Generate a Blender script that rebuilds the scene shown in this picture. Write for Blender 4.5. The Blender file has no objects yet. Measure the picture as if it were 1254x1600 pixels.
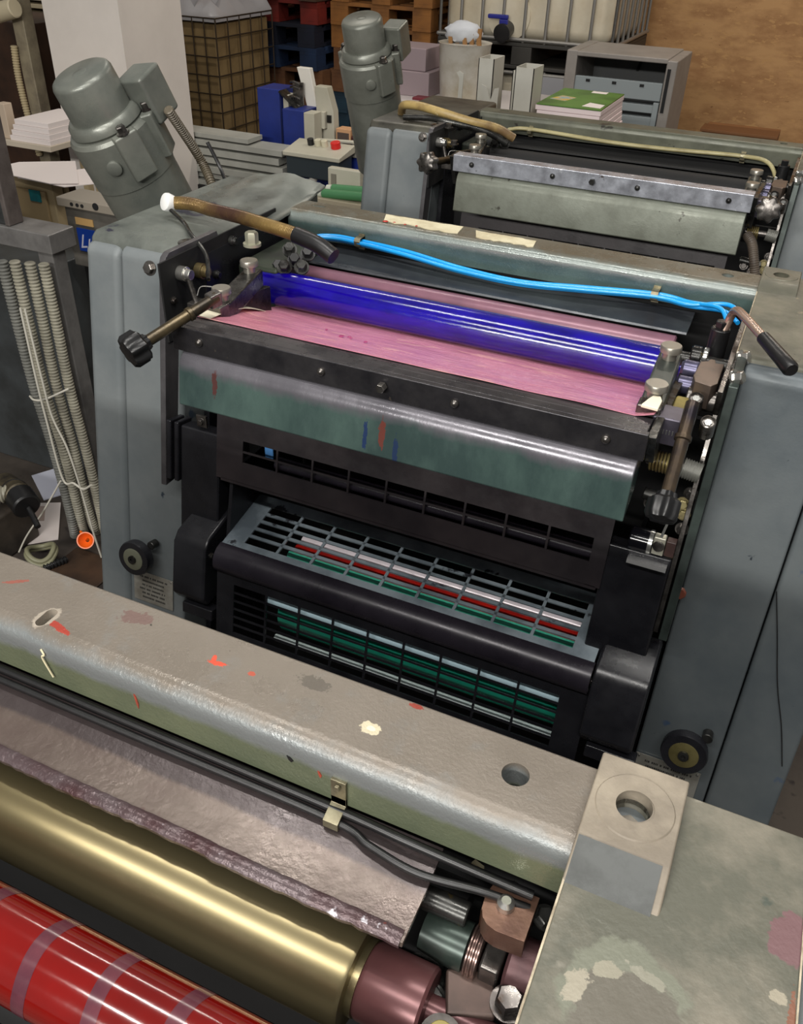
import bpy, bmesh, math, random
from mathutils import Vector, Matrix
random.seed(7)
C = bpy.context.scene.collection
H = 1.2                      # height of the press frame top above the floor
V = Vector
# ------------------------------------------------------------------ camera
cam_d = bpy.data.cameras.new('camera'); cam = bpy.data.objects.new('camera', cam_d); C.objects.link(cam)
R_ = ((0.90931771, 0.26092172, -0.32413138), (0.41513828, -0.51587705, 0.74935377), (0.02831073, -0.81596, -0.57741473))
cam.matrix_world = Matrix(((R_[0][0], -R_[0][1], -R_[0][2], .06708), (R_[1][0], -R_[1][1], -R_[1][2], -.347888),
                           (R_[2][0], -R_[2][1], -R_[2][2], .441567 + H), (0, 0, 0, 1)))
cam_d.sensor_fit = 'HORIZONTAL'; cam_d.sensor_width = 36; cam_d.lens = 36 * 1349.518 / 1254
cam_d.clip_start = .01; cam_d.clip_end = 60
bpy.context.scene.camera = cam
# ------------------------------------------------------------------ light
w = bpy.data.worlds.new('world'); bpy.context.scene.world = w; w.use_nodes = True
w.node_tree.nodes['Background'].inputs[0].default_value = (1, .985, .96, 1)
w.node_tree.nodes['Background'].inputs[1].default_value = .17
def area(x, y, z, sx, sy, power, col=(1, .97, .92), rx=0, ry=0):
    d = bpy.data.lights.new('ceiling_tube', 'AREA'); d.shape = 'RECTANGLE'; d.size = sx; d.size_y = sy
    d.energy = power; d.color = col
    o = bpy.data.objects.new('ceiling_tube', d); C.objects.link(o); o.location = (x, y, z + H); o.rotation_euler = (rx, ry, 0)
area(-.1, .42, 2.1, 2.4, .08, 30)
area(-.1, -1.3, 2.1, 2.4, .10, 44, rx=.45)
area(-.5, -4.3, 1.9, 3.0, .22, 150, rx=1.0)
area(-2.2, 3.0, 2.3, 1.6, .12, 20, (1, .93, .84))
area(.3, 4.2, 2.3, 1.6, .12, 30, (1, .9, .78))
vs = bpy.context.scene.view_settings
vs.view_transform = 'Standard'; vs.look = 'None'; vs.gamma = 1; vs.use_curve_mapping = False; vs.exposure = .28
# ------------------------------------------------------------------ materials
def s2l(c):
    return tuple(((v / 255) / 12.92 if v / 255 <= .04045 else ((v / 255 + .055) / 1.055) ** 2.4) for v in c)
MC = {}
def mat(name, c1, c2=None, scale=8, rough=.5, metal=0, bump=0, bscale=60, spots=(), contrast=(.4, .65), stretch=None, coat=0, rvar=0, emit=0, trans=0, bdist=.0009, zband=None, blobs=()):
    """c1, c2: sRGB 0-255, blended by dirt noise; spots: (colour, scale, threshold) stains with shapes of their own"""
    if name in MC: return MC[name]
    m = bpy.data.materials.new(name); MC[name] = m; m.use_nodes = True
    nt = m.node_tree; N = nt.nodes; L = nt.links; b = N['Principled BSDF']
    tc = N.new('ShaderNodeTexCoord'); src = tc.outputs['Object']
    if stretch:
        mp = N.new('ShaderNodeMapping'); mp.inputs['Scale'].default_value = stretch; L.new(src, mp.inputs[0]); src = mp.outputs[0]
    b.inputs['Roughness'].default_value = rough; b.inputs['Metallic'].default_value = metal
    if coat: b.inputs['Coat Weight'].default_value = coat; b.inputs['Coat Roughness'].default_value = .08
    if trans: b.inputs['Transmission Weight'].default_value = trans
    def noise(sc, det=6, seed=0):
        n = N.new('ShaderNodeTexNoise'); n.inputs['Scale'].default_value = sc; n.inputs['Detail'].default_value = det
        n.inputs['Roughness'].default_value = .62
        if seed:
            mp = N.new('ShaderNodeMapping'); mp.inputs['Location'].default_value = (seed * 3.7, seed * 1.3, seed * 2.1)
            L.new(src, mp.inputs[0]); L.new(mp.outputs[0], n.inputs[0])
        else: L.new(src, n.inputs[0])
        return n.outputs['Fac']
    def ramp(f, a, z):
        r = N.new('ShaderNodeMapRange'); r.inputs['From Min'].default_value = a; r.inputs['From Max'].default_value = z
        L.new(f, r.inputs['Value']); return r.outputs[0]
    def mix(fac, a, bb):
        x = N.new('ShaderNodeMix'); x.data_type = 'RGBA'; L.new(fac, x.inputs['Factor'])
        for v, i in ((a, 6), (bb, 7)):
            if isinstance(v, tuple): x.inputs[i].default_value = (*s2l(v), 1)
            else: L.new(v, x.inputs[i])
        return x.outputs[2]
    col = None
    if c2:
        col = mix(ramp(noise(scale), *contrast), c1, c2)
    if zband:                                     # colour by height: beam wear and grime; painted highlight on hood, shade on plate
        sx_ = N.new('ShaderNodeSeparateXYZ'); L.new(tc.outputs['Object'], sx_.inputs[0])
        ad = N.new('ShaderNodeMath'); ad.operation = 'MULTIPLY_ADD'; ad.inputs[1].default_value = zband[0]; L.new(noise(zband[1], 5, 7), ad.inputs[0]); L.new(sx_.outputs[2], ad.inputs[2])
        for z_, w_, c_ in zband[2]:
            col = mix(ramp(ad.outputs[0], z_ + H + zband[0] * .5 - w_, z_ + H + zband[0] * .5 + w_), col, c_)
    for i, sp in enumerate(spots):
        f = ramp(noise(sp[1], 4, i + 1), sp[2], sp[2] + .03)
        col = mix(f, col if col is not None else c1, sp[0])
    for x_, y_, z_, rx, ry, rot, am, c_ in blobs:     # single stains: place, half sizes, turn, raggedness, colour
        mp = N.new('ShaderNodeMapping'); mp.vector_type = 'TEXTURE'; L.new(tc.outputs['Object'], mp.inputs[0])
        mp.inputs['Location'].default_value = (x_ + .36, y_, z_ + H); mp.inputs['Rotation'].default_value = (0, 0, rot); mp.inputs['Scale'].default_value = (rx, ry, .02)
        ln = N.new('ShaderNodeVectorMath'); ln.operation = 'LENGTH'; L.new(mp.outputs[0], ln.inputs[0])
        ad = N.new('ShaderNodeMath'); ad.operation = 'MULTIPLY_ADD'; ad.inputs[1].default_value = am; L.new(noise(1.1 / min(rx, ry) if am < 3 else .5 / min(rx, ry), 6, 11), ad.inputs[0]); L.new(ln.outputs['Value'], ad.inputs[2])
        col = mix(ramp(ad.outputs[0], 1 + am * .5 + .06, 1 + am * .5 - .06), col, c_)
    if col is not None: L.new(col, b.inputs['Base Color'])
    else: b.inputs['Base Color'].default_value = (*s2l(c1), 1)
    if rvar:
        r = N.new('ShaderNodeMapRange'); r.inputs['From Min'].default_value = .35; r.inputs['From Max'].default_value = .65
        r.inputs['To Min'].default_value = max(.03, rough - rvar); r.inputs['To Max'].default_value = rough + rvar
        L.new(noise(scale * 1.7, 6, 9), r.inputs['Value']); L.new(r.outputs[0], b.inputs['Roughness'])
    if bump:
        bn = N.new('ShaderNodeBump'); bn.inputs['Strength'].default_value = bump; bn.inputs['Distance'].default_value = bdist
        L.new(noise(bscale, 3, 5), bn.inputs['Height']); L.new(bn.outputs[0], b.inputs['Normal'])
    if emit:
        b.inputs['Emission Color'].default_value = (*s2l(c1), 1); b.inputs['Emission Strength'].default_value = emit
    return m
def M_cover(): return mat('cover_paint', (116, 121, 122), (98, 105, 108), 5, .5, .1, .12, 260, [((50, 60, 70), 22, .72), ((70, 84, 98), 9, .66)], rvar=.1)
def M_coverdark(): return mat('cover_paint_right', (100, 106, 108), (80, 88, 93), 4, .42, .2, .12, 260, [((38, 44, 52), 25, .70), ((60, 80, 110), 9, .69), ((30, 34, 38), 60, .73)], rvar=.12)
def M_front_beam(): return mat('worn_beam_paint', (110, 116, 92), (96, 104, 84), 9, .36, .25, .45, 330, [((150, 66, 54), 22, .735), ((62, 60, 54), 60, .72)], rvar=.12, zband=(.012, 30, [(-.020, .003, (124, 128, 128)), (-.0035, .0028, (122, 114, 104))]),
    blobs=[(-.345, -.021, 0, .013, .0028, -.25, 1.6, (168, 70, 58)), (-.220, -.001, 0, .007, .0022, .1, 2.0, (206, 84, 62)), (-.2245, .0015, 0, .0018, .004, .3, 1, (206, 84, 62)), (-.193, .001, 0, .003, .002, 0, 1.5, (176, 88, 70)),
           (-.078, .024, 0, .005, .0022, 0, 1.5, (140, 60, 48)), (-.097, -.0065, 0, .0075, .005, 0, 1.6, (206, 196, 168)), (-.097, -.0065, 0, .003, .002, 0, 1, (232, 224, 196)), (-.41, .004, 0, .010, .002, .6, 2, (150, 92, 80)), (-.30, .012, 0, .014, .006, .2, 2.4, (112, 92, 86)), (-.15, .012, 0, .012, .006, 0, 2.2, (98, 92, 84)), (-.36, -.017, 0, .0075, .0115, -.2, .8, (170, 160, 146))])
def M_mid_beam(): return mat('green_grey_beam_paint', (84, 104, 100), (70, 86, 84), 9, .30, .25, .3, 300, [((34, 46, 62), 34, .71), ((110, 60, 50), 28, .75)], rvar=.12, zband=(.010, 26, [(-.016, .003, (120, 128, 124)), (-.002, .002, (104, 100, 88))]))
def M_far_beam(): return mat('far_beam_paint', (96, 98, 84), (74, 76, 66), 9, .42, .2, .2, 300, [((46, 44, 38), 18, .66)], rvar=.1)
def M_cast_front(): return mat('worn_casting', (122, 117, 104), (90, 90, 79), 11, .5, .15, .5, 140, [((142, 138, 126), 19, .64), ((74, 80, 72), 24, .67)], contrast=(.42, .58), rvar=.12,
    blobs=[(.162, -.040, 0, .010, .016, 0, 1.8, (112, 84, 86)), (.161, -.074, 0, .0045, .0035, 0, 1.2, (150, 143, 126)), (.1675, -.09, 0, .002, .022, 0, 1.5, (124, 84, 66)),
           (.090, -.110, 0, .034, .030, .5, 1.4, (112, 114, 100)), (.094, -.116, 0, .028, .024, .5, 1.2, (98, 94, 84)), (.068, -.112, 0, .006, .009, -.4, 3.0, (150, 144, 128)), (.080, -.098, 0, .008, .004, .4, 3.2, (140, 136, 120)), (.100, -.092, 0, .010, .003, -.2, 3.2, (132, 130, 116))])
def M_cast_mid(): return mat('grimy_casting', (104, 102, 88), (78, 78, 68), 14, .45, .2, .3, 160, [((130, 122, 102), 20, .66), ((48, 46, 40), 26, .67)], rvar=.14)
def M_cast_left(): return mat('left_casting', (118, 122, 116), (84, 88, 84), 9, .36, .35, .25, 120, [((60, 60, 72), 12, .66), ((150, 140, 120), 20, .70)], rvar=.14)
def M_pad(): return mat('bare_pad_paint', (150, 140, 124), (122, 113, 100), 22, .55, .1, .45, 150, [((100, 92, 82), 34, .66)])
def M_patch(): return mat('blue_grey_worn_patch', (84, 86, 85), (62, 64, 62), 26, .5, .3, .3, 200)
def M_hood(): return mat('hood_green_paint_lit_top', (88, 110, 104), (64, 82, 80), 9, .24, .4, .2, 120, [((36, 52, 110), 30, .73), ((110, 50, 50), 26, .75), ((52, 58, 58), 40, .72)], contrast=(.35, .6), rvar=.08, stretch=(1.3, 1, .6), zband=(.03, 14, [(-.076, .006, (104, 102, 108))]),  # paler rounded top is a highlight put into the paint colour
    blobs=[(-.325, -.51, -.095, .004, .1, 0, 3.2, (122, 70, 62)), (-.347, -.51, -.105, .0028, .1, 0, 3, (48, 66, 104)), (-.305, -.51, -.115, .003, .1, 0, 3, (48, 64, 96)), (-.57, -.51, -.085, .004, .1, 0, 3, (96, 62, 60))])
def M_hood_far(): return mat('hood_grey_paint', (104, 108, 98), (84, 86, 76), 9, .42, .35, .15, 150, [((56, 56, 48), 22, .66)], rvar=.1)
def M_black(): return mat('black_enamel', (34, 34, 38), (22, 22, 26), 12, .3, .1, .08, 160, [((60, 62, 66), 30, .73)], rvar=.1)
def M_brownblack(): return mat('brown_black_paint', (52, 46, 48), (38, 34, 37), 9, .4, .1, .1, 180, rvar=.1)
def M_darkroll(): return mat('dark_violet_paint', (46, 42, 50), (34, 31, 38), 10, .27, .2, .06, 180, [((84, 84, 92), 38, .73)], rvar=.06)
def M_shelf(): return mat('worn_shelf_paint', (150, 162, 170), (96, 106, 114), 9, .38, .3, .1, 200, [((50, 52, 58), 18, .63)], rvar=.1)
def M_steel(): return mat('oily_steel', (120, 116, 112), (70, 66, 64), 26, .28, .85, .15, 160, [((60, 50, 44), 40, .64)], rvar=.12)
def M_darksteel(): return mat('dark_oily_steel', (70, 70, 68), (38, 37, 36), 22, .3, .7, .15, 160, [((96, 84, 58), 40, .66)], rvar=.12)
def M_bright(): return mat('bright_steel', (210, 208, 202), (160, 158, 154), 30, .2, .9, .1, 160)
def M_bar(): return mat('dark_bar_steel', (72, 70, 72), (50, 49, 53), 16, .3, .6, .12, 200, [((100, 92, 84), 34, .7)], rvar=.1)
def M_barfar(): return mat('bright_bar_steel', (196, 200, 210), (150, 152, 160), 22, .3, .6, .15, 160, [((96, 90, 90), 34, .68), ((230, 232, 238), 26, .66)], rvar=.1)
def M_blueink(): return mat('wet_blue_ink', (22, 6, 140), (12, 3, 104), 12, .09, 0, .12, 300, coat=.5, rvar=.05, stretch=(1, 3, 3))
def M_redink(): return mat('wet_red_ink', (116, 10, 6), (100, 9, 5), 9, .12, 0, .04, 260, coat=.6, rvar=.04)
def M_pink(): return mat('pink_foil', (220, 148, 164), (208, 132, 152), 8, .24, 0, .35, 34, [((232, 168, 168), 12, .6)], stretch=(1, 2.5, 1), rvar=.08, bdist=.004)
def M_pinkroll(): return mat('mauve_roller', (138, 98, 112), (118, 84, 98), 8, .3, .2, .03, 200)
def M_brass(): return mat('brass_roller', (140, 129, 98), (130, 118, 86), 3, .31, .8)
def M_greysheet(): return mat('dark_grey_plate', (62, 66, 70), (48, 50, 55), 12, .35, .3, .1, 160, [((104, 106, 110), 44, .73)], rvar=.08)
def M_shaded_rustsheet(): return mat('ink_stained_shaded_plate', (100, 89, 82), (80, 66, 62), 8, .34, .4, .4, 150, [((150, 56, 44), 34, .74), ((78, 50, 48), 12, .66)], rvar=.12, zband=(.002, 20, [(-.0588, .0004, (66, 58, 58))]))  # red ink stains; darker upper half is shade put into the colour
def M_dry_ink(): return mat('dried_ink_lip', (88, 76, 78), (64, 40, 42), 24, .3, .35, .9, 160, [((170, 70, 52), 22, .66), ((170, 166, 172), 40, .62)])
def M_rubber(): return mat('black_rubber', (26, 26, 27), (18, 18, 19), 20, .35, 0, .1, 120)
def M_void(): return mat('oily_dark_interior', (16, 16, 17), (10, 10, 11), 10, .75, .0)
def M_motor(): return mat('motor_hammer_paint', (122, 124, 116), (100, 104, 98), 9, .33, .3, .25, 190, [((140, 128, 90), 22, .72)], rvar=.08)
def M_motor_far(): return mat('motor_far_paint', (118, 120, 112), (96, 98, 90), 9, .35, .3, .2, 190, [((190, 186, 160), 18, .70)], rvar=.08)
def plain(name, c, rough=.5, metal=0, c2=None, sc=10, **k): return mat(name, c, c2, sc, rough, metal, **k)
# ------------------------------------------------------------------ mesh helpers
def box(bm, x0, x1, y0, y1, z0, z1):
    vs_ = [bm.verts.new(p) for p in ((x0, y0, z0), (x1, y0, z0), (x1, y1, z0), (x0, y1, z0), (x0, y0, z1), (x1, y0, z1), (x1, y1, z1), (x0, y1, z1))]
    for f in ((0, 3, 2, 1), (4, 5, 6, 7), (0, 1, 5, 4), (1, 2, 6, 5), (2, 3, 7, 6), (3, 0, 4, 7)): bm.faces.new([vs_[i] for i in f])
def obox(bm, o, u, v, n, a0, a1, b0, b1, c0, c1):
    """box in an oblique frame: origin o, axes u v n"""
    P_ = lambda a, b, c: o + u * a + v * b + n * c
    vs_ = [bm.verts.new(P_(*p)) for p in ((a0, b0, c0), (a1, b0, c0), (a1, b1, c0), (a0, b1, c0), (a0, b0, c1), (a1, b0, c1), (a1, b1, c1), (a0, b1, c1))]
    for f in ((0, 3, 2, 1), (4, 5, 6, 7), (0, 1, 5, 4), (1, 2, 6, 5), (2, 3, 7, 6), (3, 0, 4, 7)): bm.faces.new([vs_[i] for i in f])
def prism(bm, prof, a, b, axis='X'):
    """extrude a closed outline: axis X -> outline is (y,z); Y -> (x,z); Z -> (x,y)"""
    mk = {'X': lambda p, t: (t, p[0], p[1]), 'Y': lambda p, t: (p[0], t, p[1]), 'Z': lambda p, t: (p[0], p[1], t)}[axis]
    A = [bm.verts.new(mk(p, a)) for p in prof]; B = [bm.verts.new(mk(p, b)) for p in prof]
    n = len(prof); bm.faces.new(A); bm.faces.new(B[::-1])
    for i in range(n): bm.faces.new((A[i], B[i], B[(i + 1) % n], A[(i + 1) % n]))
def frame_of(d):
    d = d.normalized(); a = V((0, 0, 1)) if abs(d.z) < .9 else V((1, 0, 0))
    u = d.cross(a).normalized(); return u, d.cross(u).normalized()
def lathe(bm, p0, d, prof, seg=32, lobes=None):
    """prof: list of (t, r) along direction d from p0; ends capped"""
    p0 = V(p0); d = V(d).normalized(); u, v = frame_of(d); rings = []
    for t, r in prof:
        ring = []
        for i in range(seg):
            a = 2 * math.pi * i / seg; rr = r * (1 + lobes[1] * math.cos(lobes[0] * a)) if lobes else r
            ring.append(bm.verts.new(p0 + d * t + (u * math.cos(a) + v * math.sin(a)) * rr))
        rings.append(ring)
    for a, b in zip(rings, rings[1:]):
        for i in range(seg): bm.faces.new((a[i], a[(i + 1) % seg], b[(i + 1) % seg], b[i]))
    bm.faces.new(rings[0][::-1]); bm.faces.new(rings[-1])
def cyl(bm, p0, p1, r, r1=None, seg=24):
    p0 = V(p0); p1 = V(p1); d = p1 - p0; L = d.length; c = min(r * .12, L * .2)
    r1 = r if r1 is None else r1
    lathe(bm, p0, d, [(0, r - c), (c, r), (L - c, r1), (L, r1 - c)], seg)
def hexbolt(bm, p, d, r, h, washer=True):
    p = V(p); d = V(d).normalized()
    if washer: lathe(bm, p, d, [(0, r * 1.35), (h * .2, r * 1.35)], 20)
    lathe(bm, p + d * h * .2, d, [(0, r), (h * .7, r), (h * .8, r * .85)], 6)
def spline(pts, n=10):
    pts = [V(p) for p in pts]; out = []
    P = [2 * pts[0] - pts[1]] + pts + [2 * pts[-1] - pts[-2]]
    for i in range(1, len(P) - 2):
        for k in range(n):
            t = k / n; a, b, c, d = P[i - 1], P[i], P[i + 1], P[i + 2]
            out.append(.5 * ((2 * b) + (c - a) * t + (2 * a - 5 * b + 4 * c - d) * t * t + (3 * b - 3 * c + d - a) * t ** 3))
    out.append(pts[-1]); return out
def tube(bm, pts, r, seg=12, smooth=10, rib=None):
    """rib=(pitch, depth) makes it corrugated"""
    P = spline(pts, smooth) if smooth else [V(p) for p in pts]
    if rib:
        Ls = [0]
        for a, b in zip(P, P[1:]): Ls.append(Ls[-1] + (b - a).length)
        Q = []; rs = []; step = rib[0] / 4; s = 0; j = 0; k = 0
        while s < Ls[-1]:
            while Ls[j + 1] < s: j += 1
            t = (s - Ls[j]) / max(1e-9, Ls[j + 1] - Ls[j]); Q.append(P[j].lerp(P[j + 1], t)); rs.append(r if k % 4 in (1, 2) else r - rib[1]); s += step; k += 1
        P = Q
    else: rs = [r] * len(P)
    rings = []; u = None
    for i, p in enumerate(P):
        d = (P[min(i + 1, len(P) - 1)] - P[max(i - 1, 0)]).normalized()
        if u is None: u, v = frame_of(d)
        else: u = (u - d * u.dot(d)).normalized(); v = d.cross(u)
        rings.append([bm.verts.new(p + (u * math.cos(2 * math.pi * k / seg) + v * math.sin(2 * math.pi * k / seg)) * rs[i]) for k in range(seg)])
    for a, b in zip(rings, rings[1:]):
        for k in range(seg): bm.faces.new((a[k], a[(k + 1) % seg], b[(k + 1) % seg], b[k]))
    bm.faces.new(rings[0][::-1]); bm.faces.new(rings[-1])
def arc(cx, cy, r, a0, a1, n=6):
    return [(cx + r * math.cos(math.radians(a0 + (a1 - a0) * i / n)), cy + r * math.sin(math.radians(a0 + (a1 - a0) * i / n))) for i in range(n + 1)]
ORG = {}
def finish(name, bm, m, loc, parent=None, bevel=0, angle=35, subs=0):
    bmesh.ops.translate(bm, verts=bm.verts, vec=-V(loc)); bmesh.ops.recalc_face_normals(bm, faces=bm.faces)
    me = bpy.data.meshes.new(name); bm.to_mesh(me); bm.free()
    for p in me.polygons: p.use_smooth = True
    me.set_sharp_from_angle(angle=math.radians(angle))
    me.materials.append(m); o = bpy.data.objects.new(name, me); C.objects.link(o)
    if bevel:
        b = o.modifiers.new('b', 'BEVEL'); b.width = bevel; b.segments = 3; b.limit_method = 'ANGLE'; b.angle_limit = math.radians(40); b.harden_normals = True
    if parent: o.parent = parent
    return o
def root(name, label, cat, loc, group=None):
    o = bpy.data.objects.new(name, None); C.objects.link(o); o.location = (loc[0], loc[1], loc[2] + H); o.empty_display_size = .05
    o['label'] = label; o['category'] = cat
    if group: o['group'] = group
    ORG[o.name] = V(loc); return o
def part(name, bm, m, par, bevel=0, angle=35, label=None):
    org = ORG[par.name]; o = finish(name, bm, m, org, par, bevel, angle); ORG[o.name] = org
    if label: o['label'] = label
    return o
def single(name, bm, m, label, cat, loc, bevel=0, group=None, angle=35, kind=None):
    o = finish(name, bm, m, V(loc), None, bevel, angle); o.location = (loc[0], loc[1], loc[2] + H)
    o['label'] = label; o['category'] = cat
    if group: o['group'] = group
    if kind: o['kind'] = kind
    ORG[o.name] = V(loc); return o
def struct(name, bm, m):
    o = finish(name, bm, m, V((0, 0, 0))); o.location = (0, 0, H); o['kind'] = 'structure'; return o
def B(fn=None, *a, **k):
    bm = bmesh.new()
    if fn: fn(bm, *a, **k)
    return bm
def cut(o, bm_c):
    """real holes: subtract a shape from a mesh and keep the result"""
    org = None
    for p in (o, o.parent):
        if p and p.name in ORG: org = ORG[p.name]; break
    bmesh.ops.translate(bm_c, verts=bm_c.verts, vec=-org); bmesh.ops.recalc_face_normals(bm_c, faces=bm_c.faces)
    me = bpy.data.meshes.new('c'); bm_c.to_mesh(me); bm_c.free()
    c = bpy.data.objects.new('c', me); C.objects.link(c); c.parent = o.parent
    if not o.parent: c.location = o.location
    md = o.modifiers.new('bool', 'BOOLEAN'); md.object = c; md.solver = 'EXACT'
    bpy.context.view_layer.update()
    dg = bpy.context.evaluated_depsgraph_get(); new = bpy.data.meshes.new_from_object(o.evaluated_get(dg))
    o.modifiers.clear(); old = o.data; o.data = new; bpy.data.objects.remove(c); bpy.data.meshes.remove(me)
    o.data.set_sharp_from_angle(angle=math.radians(35))
    wn = o.modifiers.new('wn', 'WEIGHTED_NORMAL'); wn.keep_sharp = True; wn.weight = 100
def text(par, name, s, size, o, u, v, m, shear=0, depth=.0002):
    cu = bpy.data.curves.new('t', 'FONT'); cu.body = s; cu.size = size; cu.extrude = depth; cu.shear = shear
    t = bpy.data.objects.new('t', cu); C.objects.link(t); bpy.context.view_layer.update()
    me = bpy.data.meshes.new_from_object(t.evaluated_get(bpy.context.evaluated_depsgraph_get())); bpy.data.objects.remove(t)
    n = u.cross(v).normalized(); mx = Matrix((u, v, n)).transposed().to_4x4(); mx.translation = V(o) - ORG[par.name]
    me.transform(mx); me.materials.clear(); me.materials.append(m)
    ob = bpy.data.objects.new(name, me); C.objects.link(ob); ob.parent = par; ORG[ob.name] = ORG[par.name]; return ob
# ================================================================== the setting
osb = mat('osb_board', (188, 146, 98), (158, 116, 74), 5, .75, 0, .2, 60, [((186, 144, 94), 16, .60), ((120, 82, 48), 20, .66)], stretch=(1, 1, 2.4))
concrete = mat('dirty_concrete', (78, 70, 62), (50, 44, 40), 3, .8, 0, .3, 40, [((34, 28, 26), 6, .6)])
struct('floor', B(box, -9, 3, -6, 8, -H - .1, -H), concrete)
struct('wall_back', B(box, -9, 3, 6.3, 6.4, -H, 2.6), osb)
struct('wall_left', B(box, -9.1, -9, -6, 6.3, -H, 2.6), plain('drab_wall', (120, 110, 98), .85))
white_paint = mat('white_masonry_paint', (222, 214, 206), (212, 204, 196), 3, .7, 0, .25, 30, [((70, 66, 62), 26, .76)])
struct('trim_1', B(box, -2.80, -2.43, 2.60, 2.98, -H, 2.55), white_paint)
# ================================================================== printing units
T = .194                                         # slope of the unit fronts
XA, XB, XC, XD = -.945, -.875, -.755, -.752      # left cover
def yf(y0, z): return y0 + T * z
def printing_unit(k, label):
    Y = float(k)
    U = root('printing_unit', label, 'printing press', (-.36, Y, -H), 'printing units of the offset press')
    far = k == 2; near = k == 0
    cov_r = M_coverdark() if k == 1 else M_cover()
    dark = M_void()
    S = lambda y0, z: Y + y0 + T * z                # a sloping front plane
    # --- side covers: pressed sheet with a raised crease
    def cover_prof(y0, ztop, r=.018, back=.026):
        pts = [(Y + back, ztop), (Y + back, -H + .02), (S(y0, -H + .02), -H + .02)]
        cz = ztop - r; cy = S(y0, cz) + r * .98
        return pts + [(cy + r * math.cos(math.radians(a)), cz + r * math.sin(math.radians(a))) for a in (186, 165, 145, 125, 105, 90)]
    if True:
        bm = bmesh.new(); prism(bm, cover_prof(-.31, -.012, .018, .026 if near else .10), XA, XB); part('side_cover', bm, M_cover(), U, .014)
        bm = bmesh.new(); prism(bm, cover_prof(-.308, -.010, .018, .026 if near else .10), XB + .001, XC); part('side_cover', bm, M_cover(), U, .006)
        bm = bmesh.new(); prism(bm, cover_prof(-.308, -.004, .016), .060, .170); part('side_cover', bm, cov_r, U, .004)
        bm = bmesh.new(); prism(bm, cover_prof(-.311, -.010, .016), .172, .262); part('side_cover', bm, cov_r, U, .006)
    # --- inner side frames
    for x0, x1 in ((-.752, -.742), (.048, .058)):
        bm = bmesh.new(); prism(bm, [(Y - .27, -.012), (Y + .02, -.012), (Y + .02, -1.1), (Y - .44, -1.1), (Y - .31, -.3)], x0, x1); part('side_frame', bm, M_black(), U)
    # --- castings on top of the side frames
    cm = {0: M_cast_front(), 1: M_cast_mid(), 2: M_cast_mid()}[k]
    pr = [(Y + .028, .004), (Y + .028, -.03), (Y - .290, -.03), (Y - .296, -.012), (Y - .292, 0), (Y - .284, .004)]
    bm = bmesh.new(); prism(bm, pr, .047, .170); c = part('top_casting', bm, cm, U, .0015)
    # worn bright edges
    bm = bmesh.new(); box(bm, .0462, .0474, Y - .29, Y + .028, -.028, .0036); part('worn_edge', bm, plain('worn_edge_metal', (196, 184, 160), .45, .3, (140, 128, 108), 60), c)
    if near:
        bm = bmesh.new(); box(bm, .1696, .1706, Y - .29, Y + .02, -.028, .0036); part('worn_edge', bm, MC['worn_edge_metal'], c)
    # raised pad with hole
    pp = [(Y + .031, .0), (Y + .031, .013), (Y - .030, .013)] + [(Y - .030 + .03 * math.sin(a), .013 - .012 * (1 - math.cos(a)) * 1) for a in ()] + \
         [(Y - .036, .012), (Y - .048, .0085), (Y - .060, .003), (Y - .0615, .0)]
    bm = bmesh.new(); prism(bm, pp, .046, .099); pad = part('bolt_pad', bm, M_pad() if near else cm, U, .0015)
    cut(pad, B(cyl, (.0715, Y - .001, -.01), (.0715, Y - .001, .03), .0112, None, 32))
    cut(c, B(cyl, (.0715, Y - .001, -.012), (.0715, Y - .001, .03), .0112, None, 32))
    bm = bmesh.new(); lathe(bm, (.0715, Y - .001, .0), (0, 0, 1), [(-.008, .0100), (-.006, .0100)], 24); lathe(bm, (.0715, Y - .001, -.007), (0, 0, 1), [(0, .006), (.004, .0055)], 6); part('bolt', bm, M_bright(), pad)
    bm = bmesh.new(); R0, R1 = .0112, .0262
    for r0, r1, z0, z1 in ((.0112, .0225, .0130, .0138), ):
        ring = [[bm.verts.new((.0725 + r * math.cos(i / 20 * math.pi), Y - .002 + r * math.sin(i / 20 * math.pi), z)) for i in range(40)] for r, z in ((r0, z0), (r0, z1), (r1, z1), (r1 + .0008, z0))]
        for a, b2 in zip(ring, ring[1:]):
            for i in range(40): bm.faces.new((a[i], a[(i + 1) % 40], b2[(i + 1) % 40], b2[i]))
    part('washer_seat', bm, M_pad() if near else cm, pad)
    if near:
        bm = bmesh.new(); prism(bm, [(Y - .0335, .0129), (Y - .048, .0090), (Y - .0605, .0034), (Y - .0605, .0037), (Y - .048, .0094), (Y - .0335, .0133)], .0475, .0945); part('worn_patch', bm, M_patch(), pad)
    # left casting: flat top, with a creased sheet cover behind
    yk = .03 if near else .10
    pr = [(Y + yk, .002), (Y + yk, -.03), (Y - .290, -.03), (Y - .303, -.022), (Y - .300, -.006), (Y - .288, .002)]
    bm = bmesh.new(); prism(bm, pr, XA + .003, XC + .006); part('top_casting', bm, mat('oily_far_casting', (84, 82, 72), (44, 42, 38), 10, .4, .3, .3, 120) if far else M_cast_left(), U, .008)
    bm = bmesh.new(); lathe(bm, (-.771, Y - .273, .0018), (0, 0, 1), [(0, .016), (.002, .016), (.003, .013)], 28); lathe(bm, (-.771, Y - .273, .0045), (0, 0, 1), [(0, .005), (.001, .0035)], 12); part('cap_disc', bm, M_steel(), U)
    # creased sheet
    bm = bmesh.new(); nx, ny = 16, 12; G = []
    rnd = random.Random(k)
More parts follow.
